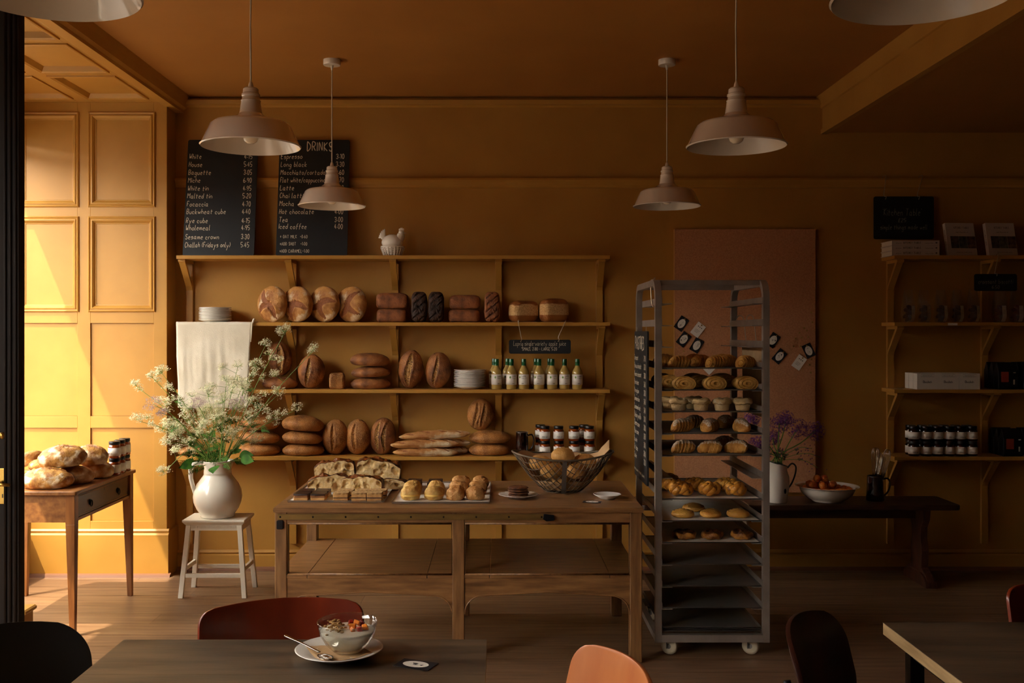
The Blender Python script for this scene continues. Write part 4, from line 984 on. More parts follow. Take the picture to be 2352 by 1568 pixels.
# broad leaves and drooping foliage round the jug's neck
for k in range(16):
    a = 2 * PI * k / 16 + rn.uniform(-.2, .2); t = thing('leaf_spray', 'green leaf spray hanging over the neck of the cream jug', 'leaf', (JX, JY, JZ + .3), 0, 'leaf sprays round the jug neck')
    m = MB(); dv = Vector((math.cos(a), math.sin(a) - .2, rn.uniform(-.1, .7))); st_ = Vector((math.cos(a) * .05, math.sin(a) * .05, .01)); L_ = rn.uniform(.10, .17)
    e = st_ + dv * L_ * .6; m2 = MB().tube([st_ * .4 + Vector((0, 0, -.06)), st_, e], .0018, 5).obj('stalk', stem_m, t, smooth=True)
    if k % 3 == 0:
        n1 = Vector((rn.uniform(-.4, .4), -1, .5)).normalized(); sd = dv.cross(n1).normalized(); dvn = dv.normalized(); pts = []
        for q in range(9): u = q / 8; wv = .032 * math.sin(PI * u ** .8); pts.append((e + dvn * .1 * u - Vector((0, 0, .03 * u * u)), wv))
        V = []; F = []
        for p, wv in pts: V += [p - sd * wv, p + n1 * .004 * -1, p + sd * wv]
        for q in range(8): F += [(3*q, 3*q + 1, 3*q + 4, 3*q + 3), (3*q + 1, 3*q + 2, 3*q + 5, 3*q + 4)]
        MB().add(V, F).obj('blade', leaf_m, t, smooth=True)
    else:
        fern_leaf(m, e, dv, .09, rn); fern_leaf(m, st_.lerp(e, .5), dv + Vector((rn.uniform(-.6, .6), -.3, -.2)), .07, rn); m.obj('blade', leaf_m, t)['kind'] = 'stuff'
# ================================================================== SIDE TABLE with drawer, loaves and jars
tx0, tx1, ty0, ty1, tz = -2.73, -2.08, 4.93, 5.75, .72
sd_ = thing('side_table', 'mahogany side table with one drawer and tapering legs in the sun', 'table', (-2.405, 5.34, 0))
a_, b_ = (tx1 - tx0) / 2, (ty1 - ty0) / 2
MB().prism(rrect(-a_, a_, -b_, b_, .01, 3), tz - .02, tz, 'z').obj('top', wood_red, sd_, bevel=.004)
la, lb = a_ - .035, b_ - .035
for sx in (-1, 1):
    for sy in (-1, 1):
        q, p = .023, .013; cx, cy = sx * la, sy * lb
        qx, qy = cx - sx * (q - p) * 0, cy
        ox, oy = cx + sx * q, cy + sy * q                      # outer corner stays straight, inner faces taper
        f4 = lambda w_, z: [tuple(v) for v in [(min(ox, ox - sx * 2 * w_), min(oy, oy - sy * 2 * w_), z), (max(ox, ox - sx * 2 * w_), min(oy, oy - sy * 2 * w_), z), (max(ox, ox - sx * 2 * w_), max(oy, oy - sy * 2 * w_), z), (min(ox, ox - sx * 2 * w_), max(oy, oy - sy * 2 * w_), z)]]
        m = MB().hexa(f4(p, 0), f4(q, tz - .165)); m.hexa(f4(q, tz - .165), f4(q, tz - .02)); m.obj('leg', wood_red_v, sd_, bevel=.002)
za, zb = tz - .155, tz - .02
for sy in (-1, 1): box('apron', wood_red, -la + .02, la - .02, sy * lb - .012 + sy * .006, sy * lb + .012 + sy * .006, za, zb, sd_)
box('apron', wood_red, -la - .016, -la + .004, -lb + .02, lb - .02, za, zb, sd_)
box('drawer_rail', wood_red, la - .006, la + .016, -lb + .02, lb - .02, za, za + .014, sd_)
dw = box('drawer', mat('shaded_drawer_front', '3a2010', .3, col2='5a3418', nscale=4, stretch=(9, 1.5, 9), lo=.25, hi=.75), la - .3, la + .013, -lb + .03, lb - .03, za + .016, zb - .008, sd_, .002)  # darker mahogany: shade of the side facing away from the window, put into the colour
x_ = la + .013
for yy in (-lb * .5, lb * .5):
    zc = (za + zb) / 2
    MB().lathe([(0, 0), (.016, 0), (.015, .003), (.006, .005), (0, .005)], 20).xf(Matrix.Translation((x_, yy, zc)) @ Euler((0, R(90), 0)).to_matrix().to_4x4()).obj('knob_plate', black_metal, dw, smooth=True)
    MB().tube([(x_ + .008, yy + .013 * math.cos(2 * PI * k / 20), zc - .006 + .016 * math.sin(2 * PI * k / 20)) for k in range(20)], .0025, 8, True).obj('ring_pull', black_metal, dw, smooth=True)
MB().box(x_ - .001, x_ + .0006, -.0025, .0025, zb - .035, zb - .022).obj('keyhole', black_plastic, dw)
MB().tube([(x_ + .0005, -lb + .04, za + .024), (x_ + .0005, lb - .04, za + .024), (x_ + .0005, lb - .04, zb - .016), (x_ + .0005, -lb + .04, zb - .016)], .002, 6, True).obj('cock_bead', wood_red, dw)
def ot(px, py, d): return X(px, d), d, tz
LS = [('flat floury loaf at the front corner of the side table', 108, 5.06, 0, (.13, .09, .058), c_pale, 0, 201), ('dark loaf in the shade beside the front loaf', 172, 5.22, 0, (.1, .085, .055), c_sour, 10, 202), ('dark crusty loaf beside the jam jars', 222, 5.42, 0, (.095, .08, .055), c_sour, -20, 203),
      ('domed floury loaf on top of the pile with a dark ear', 143, 5.16, .085, (.118, .09, .065), c_pale, 12, 204), ('round golden loaf at the top of the pile near the jars', 207, 5.36, .08, (.098, .085, .06), c_pale, -15, 205), ('pale loaf lying across behind the front loaf', 95, 5.3, .0, (.09, .06, .045), c_pale, -25, 206),
      ('long pale loaf tipped up against the door', 62, 5.28, .07, (.08, .05, .042), c_pale, 35, 207), ('pale loaf under the tipped one by the door', 48, 5.15, .0, (.09, .06, .045), c_pale, 0, 208), ('pale flat loaf wedged between the domed loaf and the door', 100, 5.25, .065, (.075, .05, .035), c_pale, 20, 209)]
for l, px, d, z, dims, mt, yaw, sd in LS:
    loaf(l, (X(px, d), d, tz + z), dims, mt, (0, -6 if sd == 204 else (-18 if sd == 207 else 0), yaw), sd, 'slash' if sd in (204, 205, 201) else None, amp=.11, fine=.05)
for k, (px, d) in enumerate(((263, 5.52), (275, 5.60), (286, 5.68))):
    for q in (0, 1): jt((X(px, d), d, tz + .0925 * q), -.5, ('lower' if q == 0 else 'upper') + ' amber jam jar on the sunny side table, ' + ('beside the loaves', 'in the middle of the row', 'at the far end of the row')[k], 'jam jars on the side table')

# ================================================================== TROLLEY RACK
RF, RB = 4.63, 5.29; RX0, RX1 = .725, 1.254; rxm = (RX0 + RX1) / 2; rw = (RX1 - RX0) / 2; rd = RB - RF
rk = thing('bakery_rack', 'tall steel trolley rack on casters holding trays of pastries', 'rack', (rxm, RF, 0))
TOPZ = 1.751; pw = .03
for sx in (-1, 1):
    xa, xb = (sx * rw - pw, sx * rw) if sx > 0 else (sx * rw, sx * rw + pw)
    r_ = .085; V = []; path = [(0, .07)] + [(r_ - r_ * math.cos(R(a)), TOPZ - r_ + r_ * math.sin(R(a))) for a in range(0, 91, 15)] + [(rd - r_ + r_ * math.sin(R(a)), TOPZ - r_ + r_ * math.cos(R(a))) for a in range(0, 91, 15)] + [(rd, .07)]
    inn = [(pw, .07)] + [(r_ - (r_ - pw) * math.cos(R(a)), TOPZ - r_ + (r_ - pw) * math.sin(R(a))) for a in range(0, 91, 15)] + [(rd - r_ + (r_ - pw) * math.sin(R(a)), TOPZ - r_ + (r_ - pw) * math.cos(R(a))) for a in range(0, 91, 15)] + [(rd - pw, .07)]
    m = MB(); n = len(path)
    for xx in (xa, xb): m.v += [(xx, y, z) for y, z in path] + [(xx, y, z) for y, z in inn]
    for i in range(n - 1):
        m.f += [(i, i + 1, n + i + 1, n + i), (2*n + i, 3*n + i, 3*n + i + 1, 2*n + i + 1), (i, 2*n + i, 2*n + i + 1, i + 1), (n + i, n + i + 1, 3*n + i + 1, 3*n + i)]
    m.f += [(0, n, 3*n, 2*n), (n-1, 3*n - 1, 4*n - 1, 2*n - 1)]
    m.obj('side_frame', steel, rk, angle=30)
for yy in (.06, rd - .085): box('top_bar', steel, -rw + .004, rw - .004, yy, yy + .025, TOPZ - .026, TOPZ - .002, rk, .002)
for yy in (.0, rd - .03): box('base_bar', steel, -rw + pw, rw - pw, yy, yy + .03, .07, .105, rk, .002)
for xx in (-rw, rw - pw): box('base_bar', steel, xx, xx + pw, .03, rd - .03, .07, .1, rk, .002)
ZR = [1.339 - .1009 * k for k in range(-3, 12)]
rail_me = {}
for sx in (-1, 1):
    m = MB(); xa = sx * (rw - pw)
    m.prism([(xa, .028), (xa, -.004), (xa - sx * .05, -.004), (xa - sx * .05, -.001), (xa - sx * .003, -.001), (xa - sx * .003, .028)], .004, rd - .004)
    rail_me[sx] = m.mesh('tray_rail', steel)
    for z in ZR:
        o = bpy.data.objects.new('tray_rail', rail_me[sx]); C.objects.link(o); o.parent = rk; o.location = (0, 0, z - .003)
for sx in (-1, 1):
    for yy in (.05, rd - .05):
        cx = sx * (rw - .075)
        m = MB().box(cx - .02, cx + .02, yy - .025, yy + .025, .066, .0705); m.box(cx - .018, cx - .015, yy - .012, yy + .018, .03, .067).box(cx + .015, cx + .018, yy - .012, yy + .018, .03, .067)
        co = m.obj('caster_fork', steel_dk, rk)
        whl = MB().lathe([(.012, -.014), (.028, -.014), (.038, -.011), (.040, -.004), (.040, .004), (.038, .011), (.028, .014), (.012, .014)], 32).xf(Matrix.Translation((cx, yy + .004, .040)) @ Euler((0, R(90), R(58))).to_matrix().to_4x4())
        whl.obj('wheel', rubber, co, smooth=True); MB().lathe([(0, -.011), (.026, -.011), (.026, .011), (0, .011)], 20).xf(Matrix.Translation((cx, yy + .004, .040)) @ Euler((0, R(90), R(58))).to_matrix().to_4x4()).obj('hub', steel_dk, co)
# trays
def rack_tray():
    t = thing('baking_tray', '', 'tray'); a, b = rw - pw - .006, rd / 2 - .005; V = []
    for s, z in ((.972, 0), (1, .006), (1.0, .0068), (.97, .0014)): V += [(-a * s, -b * s, z), (a * s, -b * s, z), (a * s, b * s, z), (-a * s, b * s, z)]
    F = [(3, 2, 1, 0), (12, 13, 14, 15)]
    for i in range(3):
        for q in range(4): F.append((4*i + q, 4*i + (q+1) % 4, 4*i + 4 + (q+1) % 4, 4*i + 4 + q))
    MB().add(V, F).obj('tray_sheet', steel_dk, t); return t
rt = stepper(rack_tray)
what = {0: 'striped croissants', 1: 'coiled croissants', 2: 'muffins', 3: 'dusted almond croissants with flaked tops', 4: 'almond croissants, the lower of two such trays', 6: 'glossy knotted buns', 7: 'coiled plain buns', 8: 'dark seeded buns'}
emp = {9: 'empty dark tray directly under the seeded buns', 10: 'empty dark tray, second below the seeded buns', 11: 'empty dark tray, third below the seeded buns'}
TR = {}
for k in range(12):
    if k == 5: continue
    z = 1.339 - .1009 * k - .0038
    o = rt((rxm, RF + rd / 2, z), 0, 'dark baking tray carrying ' + what[k] if k in what else emp[k], 'baking trays on the trolley rack')
    if k in (3, 4, 6, 7, 8): MB().box(-rw + pw + .012, rw - pw - .012, -rd / 2 + .014, rd / 2 - .014, .0015, .0022).obj('paper_liner', paper if k > 5 else mat('grey_liner', '8d8880', .8), o)
    TR[k] = z + (.0024 if k in (3, 4, 6, 7, 8) else .0016)
for k in range(3): rt((rxm, RF + rd / 2, .118 + .0085 * k), 0, 'dark baking tray in the stack of three above the rack base, ' + ('lowest', 'middle', 'topmost')[k], 'trays stacked on the rack base')
for xx in (-rw + pw, rw - pw - .025): pass
# pastries -----------------------------------------------------------
c_cro = crust('croissant_crust', 'c4842f', 'f0c06a', '8a4e18', None, scale=20, rough=.4)
c_alm = crust('almond_croissant', 'c07c30', 'ecb058', 'f6ecd4', None, scale=24, rough=.5)
c_muf = crust('sugared_muffin', 'dcb478', 'eed09a', 'c09458', 'f8ecd0', .05, scale=20, rough=.7)
c_knot = crust('knot_bun', 'c6802a', 'eeaa44', '40190a', None, scale=16, rough=.28)
c_bun = crust('plain_bun', 'cc8630', 'f0b858', '74400f', None, scale=10, rough=.32)
c_sbun = crust('seeded_bun', '6e3a14', 'c48436', '2c1408', None, 0, scale=26, rough=.35)
def from_fn(name, label, cat, fn, nu, nv, mt, closed_ends=True):
    V = []; K = []; F = []
    for i in range(nv + 1):
        for j in range(nu):
            p, m = fn(j / nu * 2 * PI, i / nv); V.append(p); K.append(m)
    for i in range(nv):
        for j in range(nu): j2 = (j + 1) % nu; F.append((i * nu + j, i * nu + j2, (i + 1) * nu + j2, (i + 1) * nu + j))
    z0 = min(v[2] for v in V); V = [(a, b, c - z0) for a, b, c in V]
    o = MB().add(V, F).obj(name, mt, smooth=True, mask=K); tag(o, label, cat); return o
def croissant(seed, almond=False):
    L_ = .058
    def fn(a, t):
        u = -1 + 2 * t; r = .034 * max(0, 1 - abs(u) ** 2.4) ** .6
        w = (u * 3.4 + 40) % 1; r *= .90 + .13 * (1 - w) ; groove = 1 if w > .86 else 0
        y = r * math.cos(a) * 1.15; z = r * math.sin(a) * 1.05 + (.012 if False else 0); z = max(z, -.022)
        n_ = .0012 * noise.noise(Vector((u * 6 + seed, math.cos(a) * 3, math.sin(a) * 3)))
        m = groove * .8
        if almond: m = smooth01(.35, .8, math.sin(a) + .35 * noise.noise(Vector((u * 5 + seed, a, 1)))); z += .004 * m
        return (u * L_ + z * .3, y - .02 * u * u + n_, z + n_), m
    return from_fn('croissant', '', 'croissant', fn, 36, 72, c_alm if almond else c_cro)
def coil(seed):
    """rolled croissant lying with its spiral end towards the viewer"""
    def fn(a, t):
        # t: 0 centre of the front end .. .5 rim .. 1 centre of the back
        if t < .6:
            s = t / .6; r = s; sp_ = (s * 3.3 + a / (2 * PI)) % 1; dep = .012 * (1 - s * s) + .0035 * (1 - sp_) - (.014 if s < .12 else 0); y = -.038 - dep; m = 1 if sp_ > .85 else 0
        else: s = (t - .6) / .4; r = 1 - .25 * s * s if s < .9 else .76 * (1 - (s - .9) * 10); y = -.038 + s * .095; m = 0
        x = .056 * r * math.cos(a); z = .036 * r * math.sin(a) ; z = max(z, -.027)
        return (x, y, z), m * .8
    return from_fn('coiled_croissant', '', 'croissant', fn, 44, 44, c_cro)
def muffin(seed):
    def fn(a, t):
        rr_ = [(0, 0), (.03, 0), (.032, .004), (.0365, .030), (.044, .034), (.046, .042), (.042, .052), (.03, .057), (.012, .055), (0, .053)]
        q = t * (len(rr_) - 1); i = min(int(q), len(rr_) - 2); f_ = q - i; r = rr_[i][0] * (1 - f_) + rr_[i+1][0] * f_; z = rr_[i][1] * (1 - f_) + rr_[i+1][1] * f_
        n_ = 1 + .09 * fbm((math.cos(a) + seed, math.sin(a), z * 20), 1.2) * (1 if z > .03 else .4)
        return (r * n_ * math.cos(a), r * n_ * math.sin(a), z + .006 * fbm((math.cos(a) * 2, seed, math.sin(a)), 1.5) * (z > .03)), (1 if .028 < z < .036 else 0) * .6
    return from_fn('muffin', '', 'muffin', fn, 36, 36, c_muf)
def knot(seed):
    """plaited bun: three strands wound over one another in a round heap"""
    t = thing('knotted_bun', '', 'bun')
    for s in range(3):
        P = []
        for k in range(40):
            a = 2 * PI * k / 40; r = .033 + .011 * math.cos(3 * a + s * 2.1); P.append((r * math.cos(a + s * 2.09), r * math.sin(a + s * 2.09) * .85, .022 + .012 * math.sin(3 * a + s * 2.1) + .004 * s))
        m = MB().tube(P, .0165, 10, True); m.obj('dough_strand', c_knot, t, smooth=True, mask=[1.0 if (i // 10) % 7 == 0 else 0.0 for i in range(len(m.v))])
    P = [(.012 * math.cos(a), .012 * math.sin(a) * .8, .042 + .006 * math.sin(2 * a)) for a in [2 * PI * k / 16 for k in range(16)]]
    m = MB().tube(P, .0145, 10, True); m.obj('dough_knot', c_knot, t, smooth=True, mask=[0.0] * len(m.v)); return t
def bun(seed):
    def fn(a, t):
        if t < .55: s = t / .55; r = s; sp_ = (s * 3.2 + a / (2 * PI)) % 1; z = .036 - .014 * s * s + .004 * (1 - sp_); m = 1 if sp_ > .88 else 0
        else: s = (t - .55) / .45; r = 1 + .06 * math.sin(PI * s) - .2 * s ** 4; z = .022 * (1 - s); m = 0
        if t > .995: r = 0
        return (.052 * r * math.cos(a), .048 * r * math.sin(a), z), m * .9
    return from_fn('coiled_bun', '', 'bun', fn, 44, 40, c_bun)
def sbun(seed):
    def fn(a, t):
        b = 2 * PI * t; R0, r0 = .034, .022 + .004 * math.sin(5 * a + 2 * b)
        z = r0 * math.sin(b) * .9; m = smooth01(.3, .9, math.sin(b) + .4 * noise.noise(Vector((a * 2, b, seed))))
        return ((R0 + r0 * math.cos(b)) * math.cos(a), (R0 + r0 * math.cos(b)) * math.sin(a) * .9, max(z, -.017)), m
    return from_fn('seeded_bun', '', 'bun', fn, 48, 20, c_sbun)
def place_row(mk, k, rows, lab, rz, zo=.0):
    for q, (pxs, d) in enumerate(rows):
        for i, px in enumerate(pxs):
            pr = mk((X(px, d), d, TR[k] + .0004 + zo), rz(i, q), lab + (', front row', ', second row', ', third row')[q], lab + ' row %d' % (q + 1))
mk_cro = stepper(lambda: croissant(1)); mk_coil = stepper(lambda: coil(2)); mk_muf = stepper(lambda: muffin(3)); mk_alm = stepper(lambda: croissant(5, True)); mk_knot = stepper(lambda: knot(1)); mk_bun = stepper(lambda: bun(1)); mk_sb = stepper(lambda: sbun(1))
place_row(mk_cro, 0, [((1557, 1641, 1709), 4.74), ((1530, 1606, 1668), 4.90), ((1520, 1590, 1655), 5.10)], 'golden striped croissant on the topmost filled tray', lambda i, q: .35 + .2 * i)
place_row(mk_coil, 1, [((1570, 1638.5, 1709), 4.74), ((1534, 1606, 1664), 4.90), ((1520, 1590, 1655), 5.10)], 'coiled croissant on the tray above the muffins', lambda i, q: .1 * i - .1)
place_row(mk_muf, 2, [((1559, 1610, 1658, 1705.6), 4.74), ((1539, 1592), 4.86)], 'sugared muffin on the rack', lambda i, q: 1.3 * i + q)
place_row(mk_alm, 3, [((1562, 1628, 1702), 4.74), ((1590, 1664), 4.93)], 'almond croissant on the tray below the muffins', lambda i, q: .5 + .5 * i)
place_row(mk_alm, 4, [((1566, 1630, 1693), 4.74), ((1659,), 4.92)], 'almond croissant on the lower of the two almond trays', lambda i, q: .2 - .4 * i)
place_row(mk_knot, 6, [((1564, 1629, 1689), 4.74), ((1542, 1598, 1668), 4.87), ((1536,), 5.02)], 'glossy knotted bun on the rack', lambda i, q: i * .8 + q, .0068)
place_row(mk_bun, 7, [((1568, 1632, 1695), 4.74), ((1593,), 4.90)], 'plain coiled bun on the rack', lambda i, q: i * 1.2)
place_row(mk_sb, 8, [((1572, 1636, 1703), 4.74)], 'dark seeded ring bun on the rack', lambda i, q: i)
# dusting of flaked almonds on the almond croissants is their crust; hooks, menu and paper bags on the rack
pm_ = board('pastry_menu', 'long black PASTRIES price board hung on the side of the trolley rack', .45, .745, .008)
pm_.location = (RX0 - .012, (4.80 + 5.25) / 2, .765); pm_.rotation_euler = (0, 0, R(-90))
write('PASTRIES', -.16, .655, .06, pm_, chalk, wd=.006, fit=.32, slant=0)
for k, (tx, pr) in enumerate((('Croissant', '2.90'), ('Pain au chocolat', '3.20'), ('Almond croissant', '3.80'), ('Pain suisse', '3.60'), ('Morning bun', '3.20'), ('Cinnamon bun', '3.40'), ('Cardamom knot', '3.40'), ('Blueberry muffin', '3.10'), ('Cheese scone', '2.80'), ('Plain scone', '2.50'), ('Brownie', '3.00'), ('Oat slice', '2.90'), ('Cookie', '2.20'))):
    z = .60 - k * .042
    mb, wt = letters(tx, .026, .003); write(tx, -.2, z, .026, pm_, chalk, wd=.0034, fit=min(.29, wt)); write(pr, .2, z, .024, pm_, chalk, wd=.0034, align='r', fit=.06, slant=0)
write('mnuwm rnm uwn', -.2, .03, .02, pm_, chalk, wd=.0026, fit=.36)
for yy in (4.86, 5.18):
    zr = 1.339 + .1009 * 2
    MB().tube([(.225 if False else (5.025 - yy), .004, .74), (5.025 - yy, .004, zr - .775)], .0015, 6).obj('hanging_wire', wire, pm_, smooth=True)
for k, (yy, z) in enumerate(((4.72, TOPZ - .004), )):
    h = MB().tube(cat_rom([(0, -.03, .012), (0, -.016, .004), (0, 0, .004), (0, .012, -.012), (0, .0, -.11), (.0, -.03, -.125), (0, -.05, -.11)], 5), .003, 8).obj('wire_hook', wire, smooth=True, loc=(RX0 + .012, 4.72 + .09, TOPZ + .001)); h.rotation_euler = (0, 0, R(20)); tag(h, 'bright S-shaped wire hook on the top rail of the rack', 'hook')
for i in range(4):
    w_ = (.0, .035, .06, .085)[i]
    g_ = MB(); y0, y1 = 4.74 + .02 * i, 5.16 + .02 * i; z1 = 1.445 - .008 * i; z0 = 1.10 + .006 * i
    g_.prism(rrect(y0 - 4.95, y1 - 4.95, 0, z1 - z0, .004, 2), 0, .0045, 'x'); o = g_.obj('paper_bag', kraft, loc=(RX1 + .006 + .012 * i, 4.95, z0), rot=(0, R(1.2 * i - 1), R(-2 * i))); tag(o, ('inner', 'second', 'third', 'outer')[i] + ' flat brown paper bag hanging on the side of the trolley rack', 'bag', 'paper bags on the rack')
for yy in (4.86, 5.06):
    h = MB().tube(cat_rom([(-.03, 0, -.012), (-.022, 0, .01), (-.008, 0, .018), (.008, 0, .0), (.02, 0, -.10), (.03, 0, -.15), (.046, 0, -.152), (.05, 0, -.13)], 5), .0022, 8).obj('wire_hook', wire, smooth=True, loc=(RX1 - .024, yy, 1.339 + .1009 * 2 + .03)); tag(h, 'thin wire hook carrying paper bags on the rack', 'hook', 'bag hooks on the rack')

# ================================================================== CORK BOARD, CARDS, PINS
kd = WY - .03
cb = tag(MB().box(X(1550, kd), X(1873, kd), kd, WY - .008, .492, Z(526, kd)).obj('cork_board', cork_m), 'tall cork board leaning on the wall behind the trolley rack', 'board')
MB().box(X(1550, kd) - .003, X(1550, kd), kd - .001, WY - .006, .492, Z(526, kd)).obj('pale_edge', mat('cork_edge', 'c8924e', .6), cb)
cards = [(1565, 743, 35, 1, 'pinned dark emblem card above another dark card'), (1603, 757, 38, 0, 'pinned white card beside the dark emblem cards'), (1570, 779, 38, 1, 'pinned dark emblem card touching another dark card corner'), (1600, 793, 30, 1, 'pinned dark emblem card just above the top croissants'), (1775, 781, 35, 1, 'pinned dark emblem card half hidden by the rack post'), (1857, 805, -25, 1, 'pinned dark emblem card beside the loose pins'), (1835, 832, 35, 0, 'pinned white card near the cork board edge'), (1632, 842, 45, 0, 'pinned white card peeking out under the croissants'), (1790, 818, 40, 1, 'dark card corner behind the paper bags')]
for k, (px, py, ang, dk, l) in enumerate(cards):
    o = logo_card(l, (X(px, kd), kd - .004, Z(py, kd)), (0, R(ang), 0), .06, .088, dk, 'pinned_card')
    tag(MB().lathe([(0, 0), (.001, 0), (.001, .01), (.004, .0105), (.005, .013), (.003, .016), (0, .0165)], 10).xf(Euler((R(90), 0, 0)).to_matrix().to_4x4()).obj('push_pin', brass, smooth=True, loc=(X(px, kd) + .034 * math.sin(R(ang)), kd - .002, Z(py, kd) + .034 * math.cos(R(ang)))), 'brass pin holding a card on the cork board', 'pin', 'pins through the cards')
pin_me = MB().lathe([(0, 0), (.0016, 0), (.0016, .02), (.005, .021), (.006, .026), (.004, .031), (0, .032)], 10).xf(Euler((R(90), 0, R(-25))).to_matrix().to_4x4()).mesh('push_pin', brass, True)
for px, py in ((1865, 717), (1868, 740), (1849, 753), (1855, 759), (1838, 764), (1829, 777), (1843, 775), (1858, 774), (1825, 795), (1840, 795), (1866, 825), (1862, 837), (1864, 855), (1573, 806)):
    o = bpy.data.objects.new('push_pin', pin_me); C.objects.link(o); o.location = (X(px, kd), kd + .004, Z(py, kd)); tag(o, 'loose brass pin stuck in the cork board', 'pin', 'spare pins on the cork board')

# ================================================================== BENCH with enamel jug, bowl, mug
BT = .49; bf, bb = 5.88, 6.22; bx0, bx1 = .84, 2.72; bm_ = (bx0 + bx1) / 2
bn = thing('trestle_bench', 'long dark wooden trestle bench along the back wall', 'bench', (bm_, bf, 0)); bhw = (bx1 - bx0) / 2; bd = bb - bf
MB().prism(rrect(-bhw, bhw, 0, bd, .03, 4), BT - .032, BT, 'z').obj('seat_plank', wood_bench, bn, bevel=.006)
box('seat_apron', wood_bench, -bhw + .12, bhw - .25, .05, .075, BT - .085, BT - .032, bn); box('seat_apron', wood_bench, -bhw + .12, bhw - .25, bd - .075, bd - .05, BT - .085, BT - .032, bn)
for xx in (-bhw + .2, X(2112, 6.05) - bm_):
    P = [(.06, BT - .04), (.28, BT - .04), (.27, BT - .10), (.235, .34), (.23, .28), (.25, .2), (.245, .10), (.30, .075), (.33, .04), (.335, .0), (.27, .0), (.25, .018), (.09, .018), (.07, .0), (.005, .0), (.01, .04), (.04, .075), (.095, .10), (.09, .2), (.11, .28), (.105, .34), (.07, BT - .10)]
    MB().prism(P, xx - .022, xx + .022, 'x').obj('trestle_leg', mat('bench_leg_wood', '3c1e10', .45, col2='5e3420', nscale=4, stretch=(9, 9, 1.5)), bn, bevel=.004)
    MB().prism([(.0, 0), (.34, 0), (.335, .035), (.30, .06), (.25, .075), (.09, .075), (.04, .06), (.005, .035)], xx - .034, xx + .034, 'x').obj('foot', MATS['bench_leg_wood'], bn, bevel=.004)
# white cloth over the bench edge behind the rack
V = []; F = []
for j in range(13):
    for i in range(11):
        u = i / 10; s = j / 12 * .26 - .13; V.append((1.30 + .17 * u, bf + (-s if s < 0 else -.006 - .004 * math.sin(u * 9) * min(1, s * 20)), BT + .002 - max(0, s)))
for j in range(12):
    for i in range(10): a = j * 11 + i; F.append((a, a + 1, a + 12, a + 11))
o = tag(MB().add(V, F).obj('white_cloth', linen, smooth=True), 'white cloth over the bench edge behind the trolley rack', 'cloth'); o.modifiers.new('t', 'SOLIDIFY').thickness = .002
# enamel jug
ex, ey = X(1787, 5.97), 5.99
ej = thing('enamel_jug', 'white enamel jug with a black handle holding purple alliums', 'jug', (ex, ey, BT))
V = []; F = []; n = 48
prof = [(.054, 0), (.056, .004), (.062, .04), (.070, .09), (.073, .12), (.070, .16), (.062, .19), (.058, .21), (.06, .235)]
for r, z in prof:
    for k in range(n):
        a = 2 * PI * k / n; f_ = smooth01(.12, .235, z); sp_ = max(0, -math.cos(a)); V.append((r * math.cos(a) - .028 * f_ * sp_ ** 4, r * math.sin(a), z + f_ * (.022 * sp_ ** 2 - .02 * max(0, math.cos(a)))))
for i in range(len(prof) - 1):
    for k in range(n): k2 = (k + 1) % n; F.append((i * n + k, i * n + k2, (i + 1) * n + k2, (i + 1) * n + k))
F.append(tuple(range(n - 1, -1, -1)))
o = MB().add(V, F).obj('body', enamel, ej, smooth=True); o.modifiers.new('t', 'SOLIDIFY').thickness = .0022
MB().tube(V[-n:], .0022, 6, True).obj('rim', black_plastic, ej, smooth=True)
MB().tube(cat_rom([(.06, -.005, .205), (.085, -.01, .232), (.108, -.012, .215), (.105, -.012, .17), (.088, -.008, .12), (.071, -.004, .09)], 5), .005, 10).obj('handle', black_plastic, ej, smooth=True)
MB().ball((.030, -.0655, .075), .009, 12, 8, (.8, .25, 1.7)).obj('enamel_chip', black_plastic, ej, smooth=True)
rn = random.Random(5); oj = Vector((ex, ey, BT + .05))
for k, (px, py, r_, dd) in enumerate(((1728, 962, .055, 5.98), (1790, 972, .062, 6.0), (1832, 985, .066, 5.97), (1872, 990, .064, 6.05), (1738, 1018, .05, 5.95), (1775, 1005, .045, 6.05), (1806, 960, .05, 6.1))):
    t = thing('allium', 'purple globe allium in the white enamel jug', 'flower', oj, 0, 'alliums in the enamel jug'); c = Vector((X(px, dd), dd, Z(py, dd))) - oj
    P = cat_rom([(0, 0, 0), (rn.uniform(-.03, .03), rn.uniform(-.02, .02), .19), Vector((0, 0, .19)).lerp(c, .6), c], 5); MB().tube(P, .0032, 6).obj('stem', stem_m, t, smooth=True)
    m = MB()
    for _ in range(150):
        v = Vector((rn.gauss(0, 1), rn.gauss(0, 1), rn.gauss(0, 1))).normalized(); p = c + v * r_ * rn.uniform(.72, 1)
        a1 = v.orthogonal().normalized(); a2 = v.cross(a1); m.add([c + v * .006 + a1 * .0005, c + v * .006 - a1 * .0005, p], [(0, 1, 2)])
        for q in range(5):
            an = 2 * PI * q / 5; dv = (a1 * math.cos(an) + a2 * math.sin(an)) * .011 + v * .004; sv = v.cross(dv).normalized() * .0016; m.add([p - sv, p + sv, p + dv], [(0, 1, 2)])
    m.obj('flower_head', purple_fl, t)['kind'] = 'stuff'
